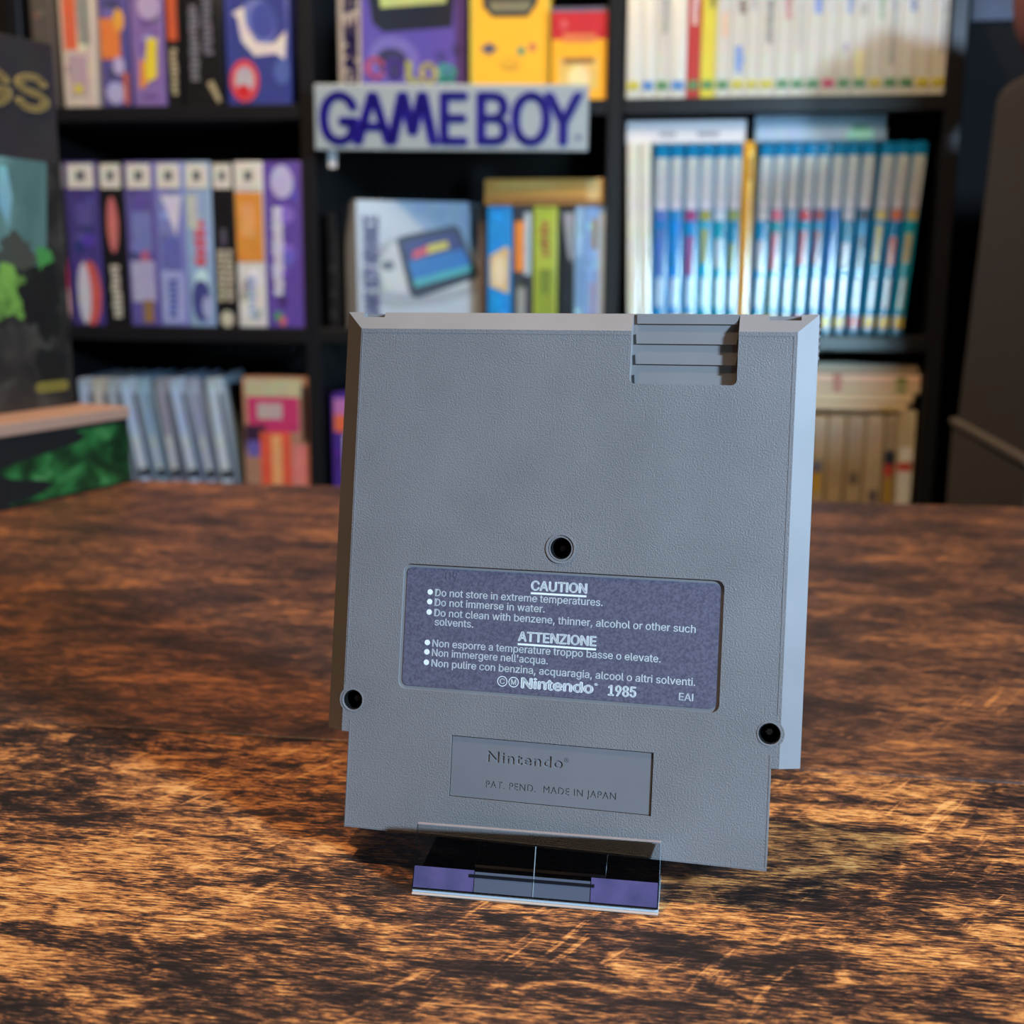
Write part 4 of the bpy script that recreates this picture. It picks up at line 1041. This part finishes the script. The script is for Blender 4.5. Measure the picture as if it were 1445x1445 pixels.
# --- middle column, middle shelf
case('black_case', 'black case with three small round marks, left end of the centre shelf', 'game case', None, 2, 465, 477, None, 300, 445, 0.06, (22, 22, 24),
     [('e', (70, 70, 72), .5, .52, .22, .028), ('e', (22, 22, 24), .5, .52, .14, .018), ('e', (70, 70, 72), .5, .30, .22, .028), ('e', (22, 22, 24), .5, .30, .14, .018), ('e', (82, 82, 84), .5, .12, .22, .028), ('e', (22, 22, 24), .5, .12, .14, .018)], sub='printed_spine')
face_box('console_box', 'white handheld console carton with a picture of a pale handheld and lit screen', 'console box', (518, 671, 284, 455), 2, 0.05, (168, 176, 182),
         [('p', (140, 166, 190), [(.3, 1), (1, 1), (1, .55), (.6, .72)]), ('p', (158, 164, 168), [(.02, .45), (.12, .62), (.3, .72), (.55, .78), (.85, .70), (.98, .5), (.96, .28), (.7, .20), (.3, .16), (.08, .22)]),
          ('p', (196, 198, 196), [(.16, .5), (.26, .66), (.44, .72), (.82, .66), (.93, .48), (.88, .34), (.5, .26), (.22, .30)]), ('e', (96, 100, 106), .24, .50, .055, .04), ('t', (92, 88, 130), 'GAME BOY ADVANCE', .17, .08, .12, .80, 90, .04)],
         R(30), 0.02,
         kids=[('screen_picture', [('p', (16, 18, 34), [(.31, .70), (.36, .73), (.78, .82), (.82, .79), (.975, .44), (.94, .40), (.46, .24), (.41, .28)]),
                                   ('p', (40, 44, 110), [(.36, .68), (.78, .78), (.85, .64), (.40, .53)]), ('p', (20, 110, 180), [(.40, .53), (.85, .64), (.91, .51), (.44, .39)]),
                                   ('p', (64, 166, 170), [(.44, .39), (.91, .51), (.93, .46), (.455, .33)]),
                                   ('p', (206, 70, 80), [(.44, .61), (.56, .66), (.55, .59), (.44, .55)]), ('p', (206, 190, 60), [(.56, .66), (.72, .70), (.73, .64), (.55, .59)])])],
         side=[('r', (184, 190, 200), .02, .98, 0, 1)])
SMALL = [(688, 722, (34, 140, 214), 'blue spine carton with a cream and gold emblem in its middle', [('p', (214, 186, 130), [(.1, .36), (.9, .30), (.92, .66), (.75, .68), (.1, .60)]), ('e', (232, 216, 180), .5, .48, .25, .12), ('e', (70, 110, 180), .5, .1, .2, .04)]),
         (724, 750, (54, 60, 70), 'dark spine carton with an orange and white head', [('r', (230, 140, 60), .1, .6, .48, .88), ('r', (180, 200, 206), .62, .95, .45, .95), ('r', (150, 150, 146), .2, .7, .05, .35)]),
         (752, 786, (170, 184, 66), 'lime green spine carton with a small red title', [('v', (160, 86, 60), .36, .66, .60, .9, 7), ('r', (140, 156, 50), .12, .88, .04, .5), ('r', (96, 120, 50), .4, .62, .3, .5)]),
         (788, 810, (26, 28, 34), 'black spine carton with a grey pattern at its head', [('p', (150, 152, 156), [(.2, .95), (.95, .95), (.9, .55), (.6, .6)]), ('r', (196, 120, 120), .3, .7, .02, .12)]),
         (810, 822, (150, 186, 214), 'narrow pale blue spine carton right of the black one', [('r', (110, 150, 196), .2, .8, .2, .6)]),
         (823, 853, (126, 164, 214), 'blue spine carton with an upright yellowish title at the right end', [('r', (150, 130, 90), .35, .6, .66, .9), ('r', (206, 222, 236), .7, .95, .05, .95), ('r', (150, 140, 170), .3, .6, .1, .4)])]
for i, (x0, x1, body, lab_, specs) in enumerate(SMALL):
    case('game_box', lab_ + ', centre shelf', 'game box', 'small cartons on the centre shelf', 2, x0, x1, None, 291, 442, 0.10, body, specs, sub='printed_spine', setback=0.014)
case('game_box', 'thin brown carton beside the white handheld carton, centre shelf', 'game box', None, 2, 674, 686, None, 293, 442, 0.10, (92, 74, 62), [('r', (120, 100, 84), .3, .7, .1, .9)], sub='printed_spine', setback=0.03)
_, zs = uz(770, 291, 0.014)
o_, _, _ = lying('game_box', 'worn gold carton lying flat on top of the small cartons, centre shelf', 'game box', None, 684, 852, 253, 288, 0.012, 0.09, (196, 146, 70),
      [('r', (150, 106, 56), .02, .98, .06, .3), ('r', (216, 170, 90), .1, .6, .6, .9), ('r', (226, 190, 120), .86, .97, .2, .95)], zb=zs + 0.001)

# --- middle column, lower shelf (most of it stands behind the cartridge)
case('game_box', 'purple game box with an orange band on the lower shelf, just left of the cartridge', 'game box', None, 3, 470, 506, None, 556, 660, 0.14, (74, 46, 140),
     [('r', (190, 120, 180), .1, .9, .86, .97), ('r', (230, 110, 70), .1, .9, .74, .86), ('r', (206, 200, 220), .45, .9, .1, .72)], sub='printed_spine', setback=0.01)

# --- right column, lower shelf
CR = [(1120, 1140, 'pale tan', (196, 172, 136)), (1142, 1166, 'tan', (204, 178, 138)), (1166, 1192, 'buff', (196, 172, 134)), (1190, 1218, 'light buff', (206, 182, 144)), (1218, 1246, 'cream', (206, 184, 148)),
      (1246, 1267, 'grey cream', (190, 172, 142)), (1262, 1290, 'white cream', (222, 206, 172))]
CR = [(1118, 1142), (1142, 1164), (1164, 1190), (1190, 1217), (1217, 1243), (1243, 1262), (1262, 1288)]
CB = [(184, 158, 122), (196, 170, 130), (190, 164, 126), (184, 160, 124), (198, 174, 138), (178, 158, 126), (206, 188, 150)]
CL = ['tan spine case partly hidden by the right rim of the cartridge', 'tan spine case with a blue and yellow picture near its foot', 'plain buff spine case with a faint dark stripe',
      'buff spine case with a grey smudge near its foot', 'cream spine case with a dark round smudge', 'cream spine case with navy, red and mustard blocks', 'palest cream spine case with a red band at the right end']
for i, (x0, x1) in enumerate(CR):
    s_ = [('r', tuple(int(v * .82) for v in CB[i]), .02, .12, 0, 1), ('r', tuple(int(v * .9) for v in CB[i]), .35, .6, .5, .95)]
    if i == 1: s_ += [('r', (110, 112, 130), .05, .8, .60, .68), ('r', (206, 168, 66), .1, .7, .46, .60)]
    if i == 3: s_ += [('e', (120, 104, 84), .5, .56, .3, .05)]
    if i == 4: s_ += [('e', (104, 90, 92), .6, .44, .3, .05)]
    if i == 5: s_ += [('r', (46, 50, 70), .05, .9, .66, .76), ('r', (190, 70, 60), .05, .9, .58, .66), ('r', (176, 136, 50), .15, .85, .30, .57)]
    if i == 6: s_ += [('r', (198, 72, 60), .05, .9, .60, .66), ('r', (226, 220, 206), .1, .9, .66, .76), ('r', (226, 220, 206), .1, .9, .26, .60)]
    case('game_case', CL[i] + ', lower right shelf', 'game case', 'upright cream cases on the lower right shelf', 3, x0, x1, None, 586 if i < 6 else 580, 700, 0.135, CB[i], s_, sub='paper_spine', setback=0.012, width=0.90)
ys = [(566, 584, 1108, 1282), (552, 566, 1108, 1290), (541, 552, 1108, 1299), (526, 541, 1108, 1300), (510, 525, 1108, 1297)]
names = ['cream case with mustard tab lying directly on the upright cases', 'plain cream case lying second from the bottom of the stack', 'cream case with red and green marks lying mid-stack',
         'pinkish cream case lying second from the top of the stack', 'tan grey case lying topmost on the stack of cream cases']
_, zs = uz(1200, 580, 0.012)
zs += 0.0008
for i, (y0, y1, x0, x1) in enumerate(ys):
    cc = [(226, 196, 150), (222, 196, 152), (216, 188, 146), (226, 186, 150), (168, 148, 116)][i]
    s_ = [('r', tuple(int(v * .78) for v in cc), 0, 1, 0, .22)]
    if i == 0: s_ += [('r', (196, 160, 60), .76, .90, .05, .5)]
    if i in (2, 3): s_ += [('r', (190, 96, 76), .36, .42, .1, .9), ('r', (110, 140, 70), .82, .90, .1, .7)]
    o_, _, zt_ = lying('game_case', names[i] + ', lower right shelf', 'game case', 'stack of cream cases on the lower right shelf', x0, x1, y0, y1, 0.012, 0.135, cc, s_, zb=zs)
    zs = zt_ + 0.0003

# ------------------------------------------------------------------ boxes standing on the left of the table
def tab_pt(x, y, z=0.0):
    r = ray(x, y); kk = (z - CAMZ) / r.z
    return EYE + kk * r


pA, pB = tab_pt(0, 722), tab_pt(186, 681)
dirv = (pB - pA).normalized(); ang = math.atan2(dirv.y, dirv.x)
r_ = ray(186, 590)
tk = (Vector((pB.x, pB.y)).length) / Vector((r_.x, r_.y)).length
GH = (EYE + r_ * tk).z
gb = empty('green_art_box', (pB.x, pB.y, 0.0002), (0, 0, ang))
tag(gb, 'dark box with green foliage artwork lying on the table under the tall dark box', 'box')
LB, DB = 0.34, 0.16
bm = bmesh.new(); box(bm, -LB, 0, 0, DB, 0, GH, bev=0.0008)
obj('box_tray', bm, mat((20, 20, 20), 0.5), gb)
bm = bmesh.new(); box(bm, -LB - 0.001, 0.001, -0.001, DB + 0.001, GH, GH + 0.008, bev=0.0008)
lid = obj('box_lid', bm, mat((176, 136, 112), 0.5), gb); lid['label'] = 'pale pinkish lid edge'


def art_mat(name, stops, scale, vscale=(1, 1, 1), detail=5, dist=0.8):
    m = bpy.data.materials.new(name); m.use_nodes = True
    nt = m.node_tree; b = nt.nodes['Principled BSDF']
    tc = N(nt, 'ShaderNodeTexCoord')
    rc = ramp(nt, [(p_, C(*c_)) for p_, c_ in stops], noise(nt, tc.outputs['Object'], scale, detail, 0.55, dist, vscale))
    nt.links.new(rc.outputs[0], b.inputs['Base Color']); b.inputs['Roughness'].default_value = 0.4
    return m


GREEN = art_mat('green_foliage_print', [(0.34, (10, 22, 12)), (0.47, (20, 58, 26)), (0.58, (40, 104, 48)), (0.72, (104, 160, 92))], 34)
DARKP = art_mat('murky_print', [(0.3, (22, 20, 18)), (0.55, (52, 46, 40)), (0.75, (88, 82, 70))], 30)
TEAL = art_mat('teal_mist_print', [(0.3, (62, 82, 74)), (0.55, (104, 134, 122)), (0.75, (150, 186, 178))], 14, (1, 1, .5))
LIME = art_mat('lime_print', [(0.3, (62, 84, 36)), (0.6, (120, 160, 66))], 30)
bm = bmesh.new(); ms = [GREEN, mat((60, 140, 70), 0.4), mat((96, 176, 92), 0.4)]
rg = random.Random(5)
edge = [(-0.118 + 0.030 * math.sin(q * .9) + 0.012 * rg.random() + 0.045 * q / 10, 0.002 + (GH - 0.005) * q / 10) for q in range(11)]
flat_poly(bm, [(-0.0015, 0.002), (-0.0015, GH - 0.003)] + edge[::-1], -0.0004, 0)
obj('front_print', bm, ms, gb)

# the tall dark box: its right edge stands at a given place on the lid
rE = tab_pt(107, 571, GH + 0.008)
z_t = GH + 0.0083
rr_ = ray(77, 62)
tk = Vector((rE.x, rE.y)).length / Vector((rr_.x, rr_.y)).length
GT = (EYE + rr_ * tk).z - z_t
g2 = empty('tall_art_box', (rE.x, rE.y, z_t), (0, 0, ang))
tag(g2, 'tall dark box with gold capitals and misty green art, standing on the green box', 'box')
off = dirv.cross(Vector((0, 0, 1)))
bm = bmesh.new(); box(bm, -0.24, 0, 0, 0.055, 0, GT, bev=0.001)
body_ = obj('box_body', bm, DARKP, g2)
bm = bmesh.new()
HB_ = GT
rg = random.Random(11)
def ell(cx, cz, rx_, rz_, mi, y_):
    ph = [rg.random() * 6.3 for _ in range(3)]
    pts = []
    for q in range(48):
        a = 2 * math.pi * q / 48
        k_ = 1 + .16 * math.sin(3 * a + ph[0]) + .11 * math.sin(7 * a + ph[1]) + .07 * math.sin(13 * a + ph[2])
        pts.append((min(-0.0006, cx + rx_ * k_ * math.cos(a)), cz + rz_ * k_ * math.sin(a)))
    flat_poly(bm, pts, y_, mi)
pm = lambda *c_: mat(c_, 0.4, mottle=0.6, scale=45)
ms = [DARKP, pm(64, 54, 54), TEAL, LIME, pm(34, 31, 27), pm(150, 130, 60), pm(150, 196, 196), pm(84, 80, 68), pm(84, 150, 72)]
flat_poly(bm, [(-0.24, GT * .68), (-0.0005, GT * .68), (-0.0005, GT - 0.001), (-0.24, GT - 0.001)], -0.0002, 1)
flat_poly(bm, [(-0.24, GT * .36), (-0.018, GT * .40), (-0.012, GT * .68), (-0.24, GT * .70)], -0.0003, 2)
flat_poly(bm, [(-0.055, GT * .56), (-0.048, GT * .50), (-0.043, GT * .58), (-0.046, GT * .66), (-0.053, GT * .66)], -0.0004, 6)
ell(-0.044, GT * .43, 0.016, GT * .05, 7, -0.0004)
ell(-0.052, GT * .32, 0.020, GT * .07, 3, -0.0005)
ell(-0.020, GT * .42, 0.007, GT * .03, 8, -0.0005)
ell(-0.024, GT * .30, 0.017, GT * .10, 4, -0.0006)
ell(-0.020, GT * .12, 0.013, GT * .05, 4, -0.0006)
flat_poly(bm, rrect(-0.036, -0.006, GT * .045, GT * .075, 0.004), -0.0007, 5)
obj('front_print', bm, ms, g2)
bm = bmesh.new()
text_into(bm, 'GS', -0.0080, GT * .815, -0.0006, GT * .09, 0.062, 'R', 0.03, 0.0006)
obj('gold_lettering', bm, mat((190, 156, 92), 0.35), g2)

# ------------------------------------------------------------------ tall cabinet on the right
cz_ = 0.0
r1 = ray(1352, 590); kx = 1.08 / r1.y; Pf = EYE + r1 * kx
r2 = ray(1445, 640); kn = (Pf.z - CAMZ) / r2.z; Pn = EYE + r2 * kn
dv = (Pn - Pf); dv.z = 0
angc = math.atan2(-dv.y, -dv.x)        # along the side, near to far
cb = empty('tall_cabinet', (Pf.x, Pf.y, FLOOR_Z), (0, 0, angc))
tag(cb, 'tall dark brown cabinet with a rounded top corner at the right edge beside the bookcase', 'cabinet')
rt = ray(1390, 125); TZC = (EYE + rt * (Vector((Pf.x, Pf.y)).length / Vector((rt.x, rt.y)).length)).z
BRN = mat((50, 42, 37), 0.8)
HC = TZC - FLOOR_Z
hz = Pf.z - FLOOR_Z
bm = bmesh.new()
box(bm, -0.24, 0, -0.45, 0, hz, HC, bev=0.018, seg=4, edges=lambda e: min(v.co.z for v in e.verts) > HC - 0.001)
for v in bm.verts:                             # the far edge leans a little
    if v.co.x > -0.1: v.co.x -= 0.05 * (v.co.z - hz) / (HC - hz)
obj('upper_body', bm, BRN, cb, 40)
bm = bmesh.new(); box(bm, -0.24, 0.004, -0.45, 0.004, 0, hz - 0.006, bev=0.002)
obj('lower_body', bm, mat((58, 50, 45), 0.75), cb)
bm = bmesh.new(); box(bm, -0.24, 0.006, -0.45, 0.006, hz - 0.006, hz, bev=0.0015)
obj('ledge_strip', bm, mat((92, 82, 75), 0.6), cb)
# soft things on top of the cabinet
bm = bmesh.new()
bmesh.ops.create_icosphere(bm, subdivisions=4, radius=1.0)
for v in bm.verts:
    n_ = 1 + 0.05 * math.sin(7 * v.co.x + 3 * v.co.z) + 0.04 * math.sin(9 * v.co.y)
    v.co = Vector((v.co.x * 0.062 * n_, v.co.y * 0.056 * n_, (max(v.co.z, -0.8) + 0.8) * 0.05 * n_))
e_ = cb.matrix_basis @ Vector((0, 0, 0))
bag = obj('fabric_pouch', bm, mat((112, 66, 66), 0.9), None, 60)
cm = Matrix.Translation(cb.location) @ Matrix.Rotation(angc, 4, 'Z')
bag.location = cm @ Vector((-0.098, -0.058, HC + 0.0003))
tag(bag, 'dusty red fabric pouch resting on top of the tall brown cabinet', 'pouch')
# poster on the wall beyond the bookcase
bm = bmesh.new(); box(bm, -0.10, 0.10, -0.004, 0, 0, 0.30)
po = obj('wall_poster', bm, art_mat('violet_print', [(0.35, (22, 20, 44)), (0.6, (42, 40, 82)), (0.75, (78, 80, 118))], 12))
u_, z_ = uz(1376, 30, 0.30)
po.location = sw(u_ + 0.095, 0.299, z_); po.rotation_euler = (0, 0, -TH)
tag(po, 'dark violet poster on the back wall right of the bookcase', 'poster')
